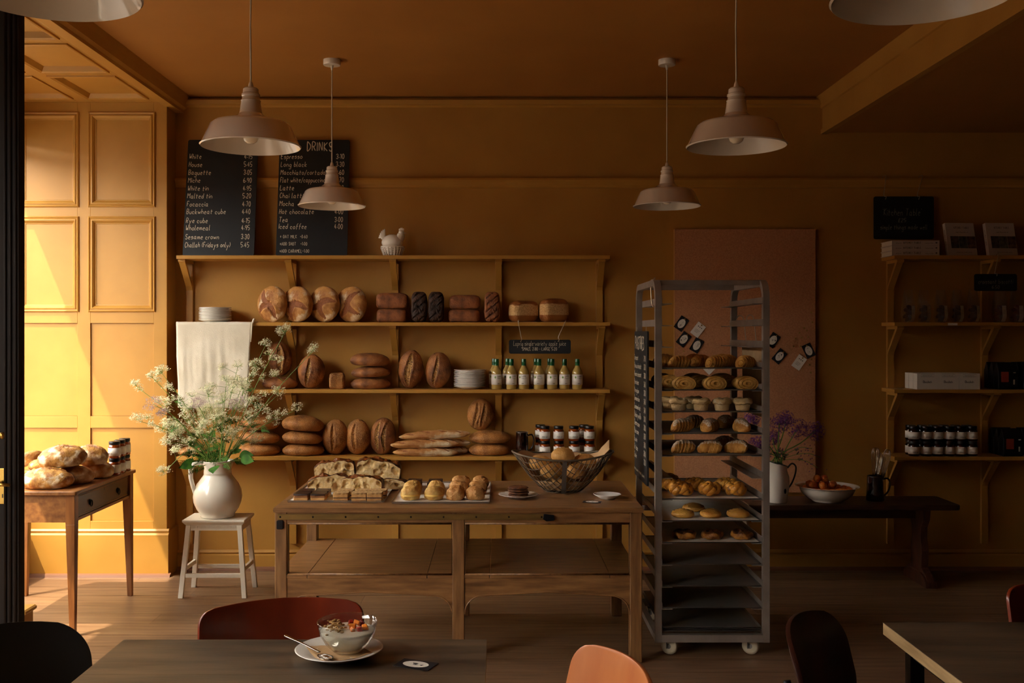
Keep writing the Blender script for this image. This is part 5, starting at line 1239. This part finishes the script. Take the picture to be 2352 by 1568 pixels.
for k, (px, py, dd) in enumerate(((1885, 1050, 5.95), (1790, 1035, 5.9), (1768, 1045, 5.95), (1865, 1030, 6.0), (1880, 1075, 5.95), (1800, 1050, 6.0))):
    t = thing('columbine_stem', 'thin branching stem of small purple flowers in the enamel jug', 'flower', oj, 0, 'small purple flowers in the enamel jug'); c = Vector((X(px, dd), dd, Z(py, dd))) - oj
    P = cat_rom([(0, 0, 0), (.0, 0, .18), Vector((0, 0, .2)).lerp(c, .6) + Vector((0, 0, .03)), c], 5); MB().tube(P, .0018, 6).obj('stem', stem_m, t, smooth=True)
    m = MB(); m2 = MB()
    for q in range(9):
        p = P[-1 - rn.randrange(6)] + Vector((rn.gauss(0, .018), rn.gauss(0, .012), rn.gauss(0, .014)))
        for f_ in range(5):
            v = Vector((rn.gauss(0, 1), rn.gauss(0, 1), rn.gauss(0, 1))).normalized() * .009; sv = v.orthogonal().normalized() * .004; m.add([p - sv, p + v * .6 + sv * .3, p + v, p + sv], [(0, 1, 2, 3)])
    m.obj('small_blooms', purple_fl, t)['kind'] = 'stuff'
    for q in range(3): fern_leaf(m2, P[5 + 2 * q], Vector((rn.uniform(-1, 1), -.3, .3)), .035, rn)
    m2.obj('leaf', mat('dark_leaf', '1f3a14', .6), t)['kind'] = 'stuff'
# bowl of apricots
qx, qy = X(1905, 5.99), 6.03
tag(MB().lathe([(0, .0), (.085, .0), (.09, .004), (.088, .006), (.12, .021), (.148, .046), (.160, .07), (.163, .085), (.186, .092), (.188, .094), (.184, .094), (.160, .088), (.155, .07), (.142, .047), (.115, .024), (.08, .009), (0, .007)], 64).obj('enamel_bowl', enamel, smooth=True, loc=(qx, qy, BT)), 'wide white enamel bowl of apricots on the bench', 'bowl')
apr = crust('apricot_skin', 'c4591a', 'e08a34', 'b03c12', None, scale=18, rough=.45)
def apricot_mesh(s):
    V = []; F = []; K = []; nu, nv = 20, 14
    for i in range(nv + 1):
        th = -PI / 2 + PI * i / nv
        for j in range(nu):
            a = 2 * PI * j / nu; r = .0225 * (1 - .10 * math.exp(-(((a + PI) % (2 * PI) - PI) / .35) ** 2)); V.append((r * math.cos(th) * math.cos(a), r * math.cos(th) * math.sin(a), r * math.sin(th) - .004 * math.exp(-((th - PI / 2) / .3) ** 2))); K.append(smooth01(.2, 1, math.sin(a + s) * math.cos(th)) * .7)
    for i in range(nv):
        for j in range(nu): j2 = (j + 1) % nu; F.append((i * nu + j, i * nu + j2, (i + 1) * nu + j2, (i + 1) * nu + j))
    return MB().add(V, F).mesh('apricot', apr, True, K)
ams = [apricot_mesh(s) for s in (0, 2, 4)]
AP = []
for z, ring in ((.066, [(0, 0)] + [(.047, 60 * k) for k in range(6)] + [(.092, 30 * k) for k in range(12)] + [(.127, 21.2 * k) for k in range(17)]), (.101, [(.026, 120 * k + 20) for k in range(3)] + [(.07, 52 * k) for k in range(7)]), (.135, [(.026, 180), (.022, 20)])):
    for r_, a in ring:
        x = r_ * math.cos(R(a)); AP.append((x - (.035 if z > .09 else 0), r_ * math.sin(R(a)), z))
for k, (x, y, z) in enumerate(AP):
    o = bpy.data.objects.new('apricot', ams[k % 3]); C.objects.link(o); o.location = (qx + x, qy + y, BT + z); o.rotation_euler = (k * 1.3, k * .7, k * 2.1); tag(o, 'ripe orange apricot in the enamel bowl', 'fruit', 'apricots in the bowl')
# mug with whisks
mx_, my_ = X(2014, 6.02), 6.05
t = thing('brown_jug', 'dark brown glazed jug holding whisks at the end of the bench', 'jug', (mx_, my_, BT)); mug_parts(t, .052, .15)
for k, (px, py, r_, dd, l) in enumerate(((2012, 1028, .036, 6.02, 'large balloon whisk in the brown jug'), (2040, 1032, .032, 6.0, 'leaning balloon whisk in the brown jug'), (2022, 1040, .028, 6.09, 'smaller balloon whisk behind the others in the brown jug'))):
    top = Vector((X(px, dd) - mx_, dd - my_, Z(py, dd) - BT)); base = Vector(((-.015, .018, .0)[k], (-.015, -.01, .02)[k], .02))
    t = thing('whisk', l, 'whisk', (mx_, my_, BT)); ax = (top - base); L_ = ax.length; q = ax.to_track_quat('Z', 'Y')
    MB().tube([base, base + ax * .38], .008, 10).obj('handle', steel, t, smooth=True)
    m = MB()
    for w_ in range(7):
        a = PI * w_ / 7; P = []
        for j in range(19):
            u = j / 18; s = math.sin(PI * u) if True else 0; ph = -1 + 2 * u
            hgt = .38 + .62 * (1 - abs(ph) ** 2.6); rad = r_ * math.copysign(1, ph) * (abs(ph) ** .6) * (1 if abs(ph) < .55 else 1 - (abs(ph) - .55) / .45 * .8)
            P.append(base + q @ Vector((rad * math.cos(a), rad * math.sin(a), L_ * hgt)))
        m.tube(P, .0011, 5)
    m.obj('wire_loops', mat('whisk_wire', 'c8bca8', .2, 1), t, smooth=True)
# ================================================================== RIGHT SHELVES
book_w = mat('book_cover', 'cdbcab', .6); pages = mat('book_pages', 'd8cbb4', .8); ph = [mat('photo_print_%d' % i, a, .5, col2=b, nscale=40) for i, (a, b) in enumerate((('2a2a26', '6a5a4c'), ('1e2a18', '76705a'), ('3a2418', '8c6a4c')))]
def book(label, loc, rot, w_=.185, h=.215, th=.03, group=None):
    o = thing('cookbook', label, 'book', loc, 0, group); o.rotation_euler = rot
    box('cover', book_w, -w_ / 2, w_ / 2, 0, .003, 0, h, o); box('cover', book_w, -w_ / 2, w_ / 2, th - .003, th, 0, h, o); box('spine', book_w, -w_ / 2 - .002, -w_ / 2 + .001, 0, th, 0, h, o)
    box('pages', pages, -w_ / 2 + .001, w_ / 2 - .004, .003, th - .003, .003, h - .003, o)
    for k in range(3): box('cover_photo', ph[k], -.07 + .054 * k, -.07 + .054 * k + .052, -.0008, 0, .05, .128, o)
    write('KITCHEN TABLE', .01, .178, .012, o, ink, wd=.0018, fit=.10, align='c', slant=0, y=-.0008, name='cover_title', smooth=1)
    write('simple things made well', .01, .152, .006, o, ink, wd=.001, fit=.08, align='c', slant=0, y=-.0008, name='cover_title', smooth=1); write('mnuwm rnm uwn', .01, .022, .005, o, ink, wd=.001, fit=.1, align='c', slant=0, y=-.0008, name='cover_title', smooth=1)
    write('KITCHEN TABLE', 0, 0, .012, o, ink, wd=.0016, fit=.1, slant=0, y=0, name='spine_title', smooth=1, M=Matrix.Translation((-w_ / 2 - .0028, th / 2 + .006, .17)) @ Euler((0, R(90), 0)).to_matrix().to_4x4() @ Euler((R(90), 0, 0)).to_matrix().to_4x4() @ Matrix.Identity(4))
    return o
d = SF + .06
book('white cookbook leaning beside the book stack under the Kitchen Table sign', (X(2213, d), d, SZ[0] + .001), (R(-13), 0, R(5)))
book('white cookbook leaning above the croissant biscotti sign', (X(2306, d), d, SZ[0] + .001), (R(-13), 0, R(5)))
for k in range(3):
    o = book(('bottom', 'middle', 'top')[k] + ' white cookbook in the stack of three on the dark shelf', (X(2103, SF + .03), SF + .03, SZ[0] + .0315 * (k + 1) - .0005), (R(90), 0, 0))
    # lying flat with the spine to the front
    o.rotation_euler = (0, 0, 0)
    for ch in list(o.children): bpy.data.objects.remove(ch)
    hw_ = .147; z0, z1 = -.0305, 0
    box('cover', book_w, -hw_, hw_, 0, .18, z0, z0 + .003, o); box('cover', book_w, -hw_, hw_, 0, .18, z1 - .003, z1, o); box('spine', book_w, -hw_, hw_, -.002, .001, z0, z1, o); box('pages', pages, -hw_ + .004, hw_ - .004, .001, .176, z0 + .003, z1 - .003, o)
    write('KITCHEN TABLE', -.02, z0 + .011, .011, o, ink, wd=.0018, fit=.11, align='c', slant=0, y=-.0028, name='spine_title', smooth=1); write('mnuwn', -.105, z0 + .011, .009, o, ink, wd=.001, fit=.035, align='c', slant=0, y=-.0028, name='spine_title', smooth=1); write('nmuwnm', .085, z0 + .011, .009, o, ink, wd=.001, fit=.05, align='c', slant=0, y=-.0028, name='spine_title', smooth=1)
    MB().ball((.128, -.0022, z0 + .016), .005, 10, 6, (1.2, .15, .8)).obj('spine_emblem', ink, o)
# cellophane bags of biscotti
cel = bpy.data.materials.new('cellophane'); cel.use_nodes = True; nt = cel.node_tree; nt.nodes.remove(nt.nodes['Principled BSDF'])
tp = nt.nodes.new('ShaderNodeBsdfTransparent'); gs = nt.nodes.new('ShaderNodeBsdfGlossy'); gs.inputs['Roughness'].default_value = .12; mx = nt.nodes.new('ShaderNodeMixShader'); lw_ = nt.nodes.new('ShaderNodeLayerWeight'); lw_.inputs[0].default_value = .25
bp = nt.nodes.new('ShaderNodeBump'); nn = nt.nodes.new('ShaderNodeTexNoise'); nn.inputs['Scale'].default_value = 45; bp.inputs['Strength'].default_value = 1; bp.inputs['Distance'].default_value = .02; nt.links.new(nn.outputs['Fac'], bp.inputs['Height']); nt.links.new(bp.outputs[0], gs.inputs['Normal']); nt.links.new(bp.outputs[0], lw_.inputs['Normal'])
nt.links.new(lw_.outputs['Facing'], mx.inputs[0]); nt.links.new(tp.outputs[0], mx.inputs[1]); nt.links.new(gs.outputs[0], mx.inputs[2]); nt.links.new(mx.outputs[0], nt.nodes['Material Output'].inputs[0])
bisc = crust('biscotti', '2a150a', '5e3418', '2a150a', None, scale=40); bisc2 = crust('red_biscotti', '5a2210', '9a4a22', '5a2210', None, scale=40)
def cello(red=False):
    def mk():
        t = thing('biscotti_bag', '', 'bag'); V = []; F = []; K = []
        nu, nv = 32, 20
        for i in range(nv + 1):
            v = i / nv; z = .205 * v; hw_ = .055 * (.9 + .1 * math.sin(PI * v)); th = .032 * (max(0, 1 - (v / .98) ** 2) ** .6) * (.5 + .5 * min(1, v * 6)) + .0012
            for j in range(nu):
                a = 2 * PI * j / nu; c, s = math.cos(a), math.sin(a); n_ = 1 + .18 * noise.noise(Vector((c * 2, s * 2, v * 7)))
                V.append((hw_ * sp(c, .7), th * sp(s, .8) * n_, z + .004 * noise.noise(Vector((c * 3, v, 0))) * (v > .9)))
        for i in range(nv):
            for j in range(nu): j2 = (j + 1) % nu; F.append((i * nu + j, i * nu + j2, (i + 1) * nu + j2, (i + 1) * nu + j))
        MB().add(V, F).obj('cellophane', cel, t, smooth=True)
        for q in range(5):
            mb, K = loaf_mb(.042, .007, .016, q + 3, amp=.2, nu=20, nv=12)
            mb.xf(Matrix.Translation((.004 * (q - 2), (-.008, .008)[q % 2], .022 + .017 * q)) @ Euler((0, R(8 * (q - 2)), 0)).to_matrix().to_4x4()).obj('biscotto', bisc2 if red else bisc, t, smooth=True, mask=K)
        V = []; F = []
        for i in range(9):
            v = i / 8; z = .004 + .10 * v; y = -.030 * (1 - (z / .2) ** 2) ** .6 * (.5 + .5 * min(1, z * 30)) - .006
            V += [(-.018, y, z), (.018, y - .001, z)]
        for i in range(8): F.append((2*i, 2*i + 1, 2*i + 3, 2*i + 2))
        lb = MB().add(V, F).obj('paper_label', label_m, t, smooth=True)
        for q in range(4): MB().box(-.014, .012 - .003 * q, -.038, -.0375, .078 - .008 * q, .079 - .008 * q).obj('print', ink, lb)
        return t
    return mk
cg = stepper(cello()); cr_ = stepper(cello(True))
for i, px in enumerate((2086, 2122, 2161, 2198, 2235)):
    dd = 6.25; cg((X(px, dd), dd, SZ[1] + .0005), R(38), 'clear cellophane bag of dark biscotti with paper label on the dark shelf', 'cellophane bags under the cookbooks')
for px in (2296, 2335): cr_((X(px, 6.25), 6.25, SZ[1] + .0005), R(25), 'clear cellophane bag of reddish biscotti under the biscotti sign', 'reddish biscotti bags')
box('shelf_ticket', label_m, X(2177, SF), X(2199, SF), SF - .002, SF - .0003, SZ[1] - .018, SZ[1] - .004); tag(C.objects[-1], 'tiny paper price ticket on the edge of the dark shelf', 'ticket')
# white boxes
box_m = mat('white_card_box', 'ddd5c4', .6)
def wbox():
    t = thing('chocolate_box', '', 'box'); box('carton', box_m, -.0645, .0645, -.03, .03, 0, .098, t, .0015)
    write('Obadiah', 0, .04, .014, t, ink, wd=.0024, fit=.056, align='c', slant=0, y=-.0306, name='print', smooth=2)
    MB().tube([(-.04, -.0303, .078), (.04, -.0303, .078), (.04, -.0303, .094), (-.04, -.0303, .094)], .0006, 4, True).obj('print_frame', ink, t); write('mnuwm rnm uwn', 0, .083, .006, t, ink, wd=.0008, fit=.06, align='c', slant=0, y=-.0306, name='print', smooth=1)
    box('seam', mat('seam', 'a89c88', .7), -.0648, -.0644, -.03, .03, .049, .0495, t); return t
wb = stepper(wbox); y_ = SF + .035
for r_ in range(3):
    for c_, px in enumerate((2130.5, 2178.5, 2227)):
        wb((X(px, y_ - .03), y_ + .063 * r_, SZ[2] + .0005), 0, 'white carton printed Obadiah, ' + ('front', 'middle', 'back')[r_] + ' row, ' + ('at the lit end', 'in the centre', 'beside the black coffee bags')[c_], 'white cartons on the dark shelf')
# black coffee bags
bagm = mat('black_bag', '0c0f12', .4, bump=.2, bscale=30); red_l = mat('red_label', '9a3a22', .6)
def coffee():
    t = thing('coffee_bag', '', 'bag'); V = [(-.06, -.029, 0), (.06, -.029, 0), (.06, .029, 0), (-.06, .029, 0), (-.062, -.03, .11), (.062, -.03, .11), (.062, .03, .11), (-.062, .03, .11), (-.06, -.004, .165), (.06, -.004, .165), (.06, .004, .165), (-.06, .004, .165)]
    F = [(3, 2, 1, 0), (8, 9, 10, 11)]
    for b in (0, 4): F += [(b + q, b + (q + 1) % 4, b + 4 + (q + 1) % 4, b + 4 + q) for q in range(4)]
    MB().add(V, F).obj('pouch', bagm, t, bevel=.004); box('red_label', red_l, -.045, .002, -.0312, -.0300, .045, .108, t); box('print', label_m, .03, .045, -.0312, -.0300, .1, .106, t); box('print', chalk_dim, .03, .04, -.0312, -.0300, .03, .06, t); return t
cf = stepper(coffee)
for z, off in ((SZ[2], 0), (SZ[3], 12)):
    for q in range(3):
        for c_, px in enumerate((2310 + off, 2368 + off)):
            cf((X(px, 6.2) - .022 * q * 0, SF + .038 + .0635 * q, z + .0005), R(0), 'black coffee bag with red label ' + ('beside the white cartons' if off == 0 else 'beside the dark jars') + ', ' + ('front', 'second', 'back')[q] + ' row', 'black coffee bags ' + ('by the cartons' if off == 0 else 'by the jars'))
jd = stepper(jar(dark_jam, 'APRICOT JAM'))
for k in (0, 1):
    for px in (2099, 2127, 2153, 2180, 2206, 2232): jd((X(px, 6.2), SF + .04, SZ[3] + .0925 * k + .0003), rr.uniform(-.2, .2), 'dark jam jar, front row, ' + ('lower' if k == 0 else 'upper') + ' level on the dark shelf', 'dark jars front, level %d' % k)
    for px in (2104, 2130, 2155, 2180, 2206, 2232): jd((X(px, 6.28) - .035, SF + .115, SZ[3] + .0925 * k + .0003), rr.uniform(-.2, .2), 'dark jam jar, second row, ' + ('lower' if k == 0 else 'upper') + ' level on the dark shelf', 'dark jars second row, level %d' % k)

# ================================================================== FOREGROUND TABLES AND CHAIRS
TT = .74
def cafe_table(label, x0, x1, y0, y1, th):
    t = thing('cafe_table', label, 'table', ((x0 + x1) / 2, (y0 + y1) / 2, 0)); a, b = (x1 - x0) / 2, (y1 - y0) / 2
    n = 3
    MB().prism(rrect(-a, a, -b, b, .004, 2), TT - th, TT - .0012, 'z').obj('top_core', wood_end, t, label='raw pine edge')
    for k in range(n): box('top_board', wood_table, -a, a, -b + 2 * b * k / n + .0004, -b + 2 * b * (k + 1) / n - .0004, TT - .0018, TT, t)
    for sx in (-1, 1):
        for sy in (-1, 1): box('leg', black_metal, sx * (a - .06) - .018, sx * (a - .06) + .018, sy * (b - .06) - .018, sy * (b - .06) + .018, 0, TT - th, t, .002)
    for sx in (-1, 1): box('frame_rail', black_metal, sx * (a - .06) - .012, sx * (a - .06) + .012, -b + .08, b - .08, TT - th - .04, TT - th, t)
    for sy in (-1, 1): box('frame_rail', black_metal, -a + .08, a - .08, sy * (b - .06) - .012, sy * (b - .06) + .012, TT - th - .04, TT - th, t)
    return t
FT = dz(1468, TT)
cafe_table('grey stained cafe table carrying the yoghurt bowl', X(285, FT), X(1118, FT), 1.72, FT, .03)
RT = dz(1428, TT)
cafe_table('grey stained cafe table with a pale raw edge standing alone', X(2027, RT), X(2027, RT) + 1.15, 1.9, RT, .031)
def chair(label, ply, loc, rotz, w_=.425, ztop=.775, tall=.24, rc=.10, crown=.010):
    """sitter faces -Y; backrest at the back"""
    t = thing('plywood_chair', label, 'chair', loc, rotz)
    z0, z1 = ztop - tall, ztop; n, m_ = 24, 36; V = []; F = []
    P = lambda x, z: (x, .0 - .055 * (x / (w_ / 2)) ** 2 + (z - z0) * .24, z)
    front = []
    for j in range(m_ + 1):
        v = j / m_; z = z0 + (z1 - z0) * v
        ins = 0
        for zz, s in ((z1, z1 - z), (z0, z - z0)):
            if s < rc: ins = max(ins, rc - math.sqrt(max(0, rc * rc - (rc - s) ** 2)))
        for i in range(n + 1):
            u = -1 + 2 * i / n; x = u * (w_ / 2 - ins); front.append(P(x, z + crown * (1 - u * u) * (v - .5) * 2))
    for j in range(m_):
        for i in range(n): a = j * (n + 1) + i; F.append((a, a + 1, a + n + 2, a + n + 1))
    o = MB().add(front, F).obj('backrest', ply, t, smooth=True); s = o.modifiers.new('t', 'SOLIDIFY'); s.thickness = .011; s.offset = -1; bv = o.modifiers.new('b', 'BEVEL'); bv.width = .002; bv.segments = 2
    V = []; F = []; sd2 = .40
    for j in range(13):
        for i in range(15):
            u = -1 + 2 * i / 14; v = -1 + 2 * j / 12; k = 1 - .12 * abs(v) ** 4; x = u * (.2 + .012 * -v) * (1 - .1 * abs(v) ** 6); y = -.21 + v * sd2 / 2 * (1 - .08 * abs(u) ** 6)
            V.append((x, y, .45 - .012 * math.exp(-((v - .3) / .5) ** 2) * (1 - u * u) - .018 * max(0, -v - .6)))
    for j in range(12):
        for i in range(14): a = j * 15 + i; F.append((a, a + 1, a + 16, a + 15))
    o = MB().add(V, F).obj('seat', ply, t, smooth=True); o.modifiers.new('t', 'SOLIDIFY').thickness = .011
    for sx in (-1, 1):
        MB().tube(cat_rom([(sx * .19, -.37, 0), (sx * .165, -.34, .36), (sx * .16, -.31, .425), (sx * .16, -.1, .428)], 4), .009, 10).obj('front_leg', black_metal, t, smooth=True)
        MB().tube(cat_rom([(sx * .19, .05, 0), (sx * .165, .0, .30), (sx * .155, -.02, .43), (sx * .15, -.005 + .02, z0 + .02), (sx * .145, .016 + .24 * tall * .5, z0 + tall * .6)], 4), .009, 10).obj('rear_leg', black_metal, t, smooth=True)
        MB().tube([(sx * .165, -.34, .40), (sx * .158, -.02, .42)], .008, 8).obj('seat_rail', black_metal, t, smooth=True)
    return t
chair('red-brown plywood chair tucked behind the table with the yoghurt bowl', ply_red, (-.575, 2.665, 0), R(14), rc=.04, crown=.006)
chair('bright orange plywood chair catching the window light', ply_orange, (.215, 2.14, 0), R(-75), ztop=.785, tall=.32, rc=.06)
chair('black plywood chair in shadow near the door', ply_black, (-1.20, 2.41, 0), R(45))
chair('dark brown plywood chair beside the trolley rack, turned to the table with the raw edge', ply_dark, (.81, 2.50, 0), R(58), tall=.27)
chair('red plywood chair tucked behind the table with the raw edge', ply_red, (1.665, 2.87, 0), R(4), rc=.04, crown=.004)
# bowl of yoghurt
px_, py_ = X(780, 2.36), 2.355
o = tag(MB().lathe([(0, 0), (.055, 0), (.06, .004), (.068, .007), (.098, .018), (.103, .021), (.10, .022), (.07, .012), (.055, .008), (0, .007)], 64).obj('plate', porcelain, smooth=True, loc=(px_, py_, TT)), 'white plate under the yoghurt bowl', 'plate')
V = []; F = []
for j in range(11):
    for i in range(11):
        u, v = -1 + .2 * i, -1 + .2 * j; c, s = math.cos(.5), math.sin(.5); r_ = .062; x, y = (u * c - v * s) * r_, (u * s + v * c) * r_; r2 = math.hypot(x, y); V.append((x, y, .0085 + max(0, r2 - .055) * .30 + .0009 * math.sin(9 * u + 5 * v)))
for j in range(10):
    for i in range(10): a = j * 11 + i; F.append((a, a + 1, a + 12, a + 11))
o = tag(MB().add(V, F).obj('paper_napkin', kraft, smooth=True, loc=(px_, py_, TT)), 'brown paper napkin between bowl and plate', 'napkin'); o.modifiers.new('t', 'SOLIDIFY').thickness = .0006
ox_, oy_, oz_ = X(798, 2.37), 2.37, TT + .0105
bo = thing('glass_bowl', 'clear glass bowl of yoghurt with granola and fruit', 'bowl', (ox_, oy_, oz_))
glass = bpy.data.materials.new('bowl_glass'); glass.use_nodes = True; nt = glass.node_tree; nt.nodes.remove(nt.nodes['Principled BSDF']); tp = nt.nodes.new('ShaderNodeBsdfTransparent'); tp.inputs[0].default_value = (.93, .94, .92, 1); gs = nt.nodes.new('ShaderNodeBsdfGlossy'); gs.inputs['Roughness'].default_value = .03; mx = nt.nodes.new('ShaderNodeMixShader'); lw_ = nt.nodes.new('ShaderNodeLayerWeight'); lw_.inputs[0].default_value = .18
nt.links.new(lw_.outputs['Facing'], mx.inputs[0]); nt.links.new(tp.outputs[0], mx.inputs[1]); nt.links.new(gs.outputs[0], mx.inputs[2]); nt.links.new(mx.outputs[0], nt.nodes['Material Output'].inputs[0])
pf = [(0, 0), (.034, 0), (.037, .003), (.052, .018), (.064, .038), (.069, .056), (.0715, .068)]
MB().lathe(pf + [(.0705, .070), (.0685, .069), (.0662, .056), (.0612, .039), (.049, .020), (.034, .006), (0, .005)], 64).obj('glass', glass, bo, smooth=True)
yog = mat('yoghurt', 'efe6d2', .35)
MB().lathe([(0, .0056), (.0335, .0066), (.0484, .0206), (.0606, .0395), (.0636, .047), (.062, .0485), (.05, .049), (0, .05)], 56).obj('yoghurt', yog, bo, smooth=True)
rn = random.Random(3); gran = mat('granola', '8a5e2c', .8, col2='c09a5c', nscale=60)
m = MB()
for k in range(70): m.ball((rn.gauss(-.026, .012), rn.gauss(0, .022), .051 + abs(rn.gauss(0, .004)) + .008 * (k % 3 == 0)), rn.uniform(.0025, .0055), 7, 4, (1, .8, .6))
gro = m.obj('granola', gran, bo); gro['kind'] = 'stuff'
fr_o = mat('apricot_chunk', 'd9691c', .4, col2='e88a30', nscale=40); fr_r = mat('berry_chunk', '8e1c14', .35, col2='b23424', nscale=40)
for k, (x, y, z, s, mt, l) in enumerate(((.012, .0, .056, .014, fr_o, 'apricot_chunk'), (.022, .012, .062, .013, fr_o, 'apricot_chunk'), (.042, -.004, .055, .013, fr_o, 'apricot_chunk'), (.006, .018, .059, .011, fr_r, 'red_fruit_chunk'), (.03, -.014, .053, .011, fr_r, 'red_fruit_chunk'), (.014, -.018, .054, .011, fr_o, 'apricot_chunk'), (.03, .022, .056, .012, fr_r, 'red_fruit_chunk'))):
    mb = MB().box(-s / 2, s / 2, -s / 2, s / 2, -s / 2, s / 2); mb.v = [(a + rn.uniform(-.002, .002), b + rn.uniform(-.002, .002), c + rn.uniform(-.002, .002)) for a, b, c in mb.v]
    mb.xf(Matrix.Translation((x, y, z)) @ Euler((k, k * 2, k * .7)).to_matrix().to_4x4()).obj(l, mt, bo, bevel=.002)
# spoon
sp0, sp1 = Vector((X(655, 2.42), 2.42, TT + .030)), Vector((X(735, 2.33), 2.325, TT + .020))
t = thing('teaspoon', 'steel spoon resting on the rim of the yoghurt plate', 'spoon', (sp1.x, sp1.y, TT + .012)); o0 = Vector(t.location); dv = (sp1 - sp0).normalized()
P = [sp0 - o0, sp0.lerp(sp1, .15) - o0, sp0.lerp(sp1, .6) - o0, sp1 - o0 - Vector((0, 0, .001))]
m = MB(); V = []; F = []; sdv = dv.cross(Vector((0, 0, 1))).normalized()
for p, w_ in zip(cat_rom(P, 5), [.0035, .0055, .006, .006, .0055, .005, .0045, .004, .0035, .003, .0028, .0026, .0025, .0026, .003, .004]):
    V += [p - sdv * w_, p + sdv * w_, p + sdv * w_ * .6 + Vector((0, 0, .002)), p - sdv * w_ * .6 + Vector((0, 0, .002))]
k = len(V) // 4
for i in range(k - 1):
    for q in range(4): F.append((4*i + q, 4*i + (q + 1) % 4, 4*i + 4 + (q + 1) % 4, 4*i + 4 + q))
F += [(0, 1, 2, 3), (4*k - 1, 4*k - 2, 4*k - 3, 4*k - 4)]
m.add(V, F).obj('spoon_handle', mat('cutlery', 'c4bcb0', .18, 1), t, smooth=True)
V = []; F = []; c = sp1 - o0 + dv * .02; hv = Vector((dv.x, dv.y, 0)).normalized(); sv = hv.cross(Vector((0, 0, 1)))
for i in range(6):
    for j in range(24):
        r_ = i / 5; a = 2 * PI * j / 24; V.append(c + hv * .024 * r_ * math.cos(a) + sv * .0155 * r_ * math.sin(a) * (1 + .15 * math.cos(a)) + Vector((0, 0, -.006 * (1 - r_ * r_) - .004)))
for i in range(5):
    for j in range(24): j2 = (j + 1) % 24; F.append((i * 24 + j, i * 24 + j2, (i + 1) * 24 + j2, (i + 1) * 24 + j))
o = MB().add(V, F).obj('spoon_bowl', MATS['cutlery'], t, smooth=True); o.modifiers.new('t', 'SOLIDIFY').thickness = .0012
dc = dz(1527, TT); logo_card('dark card with white oval emblem lying on the cafe table', (X(955, dc), dc, TT + .0012), (R(-90), 0, R(68)), .056, .088)
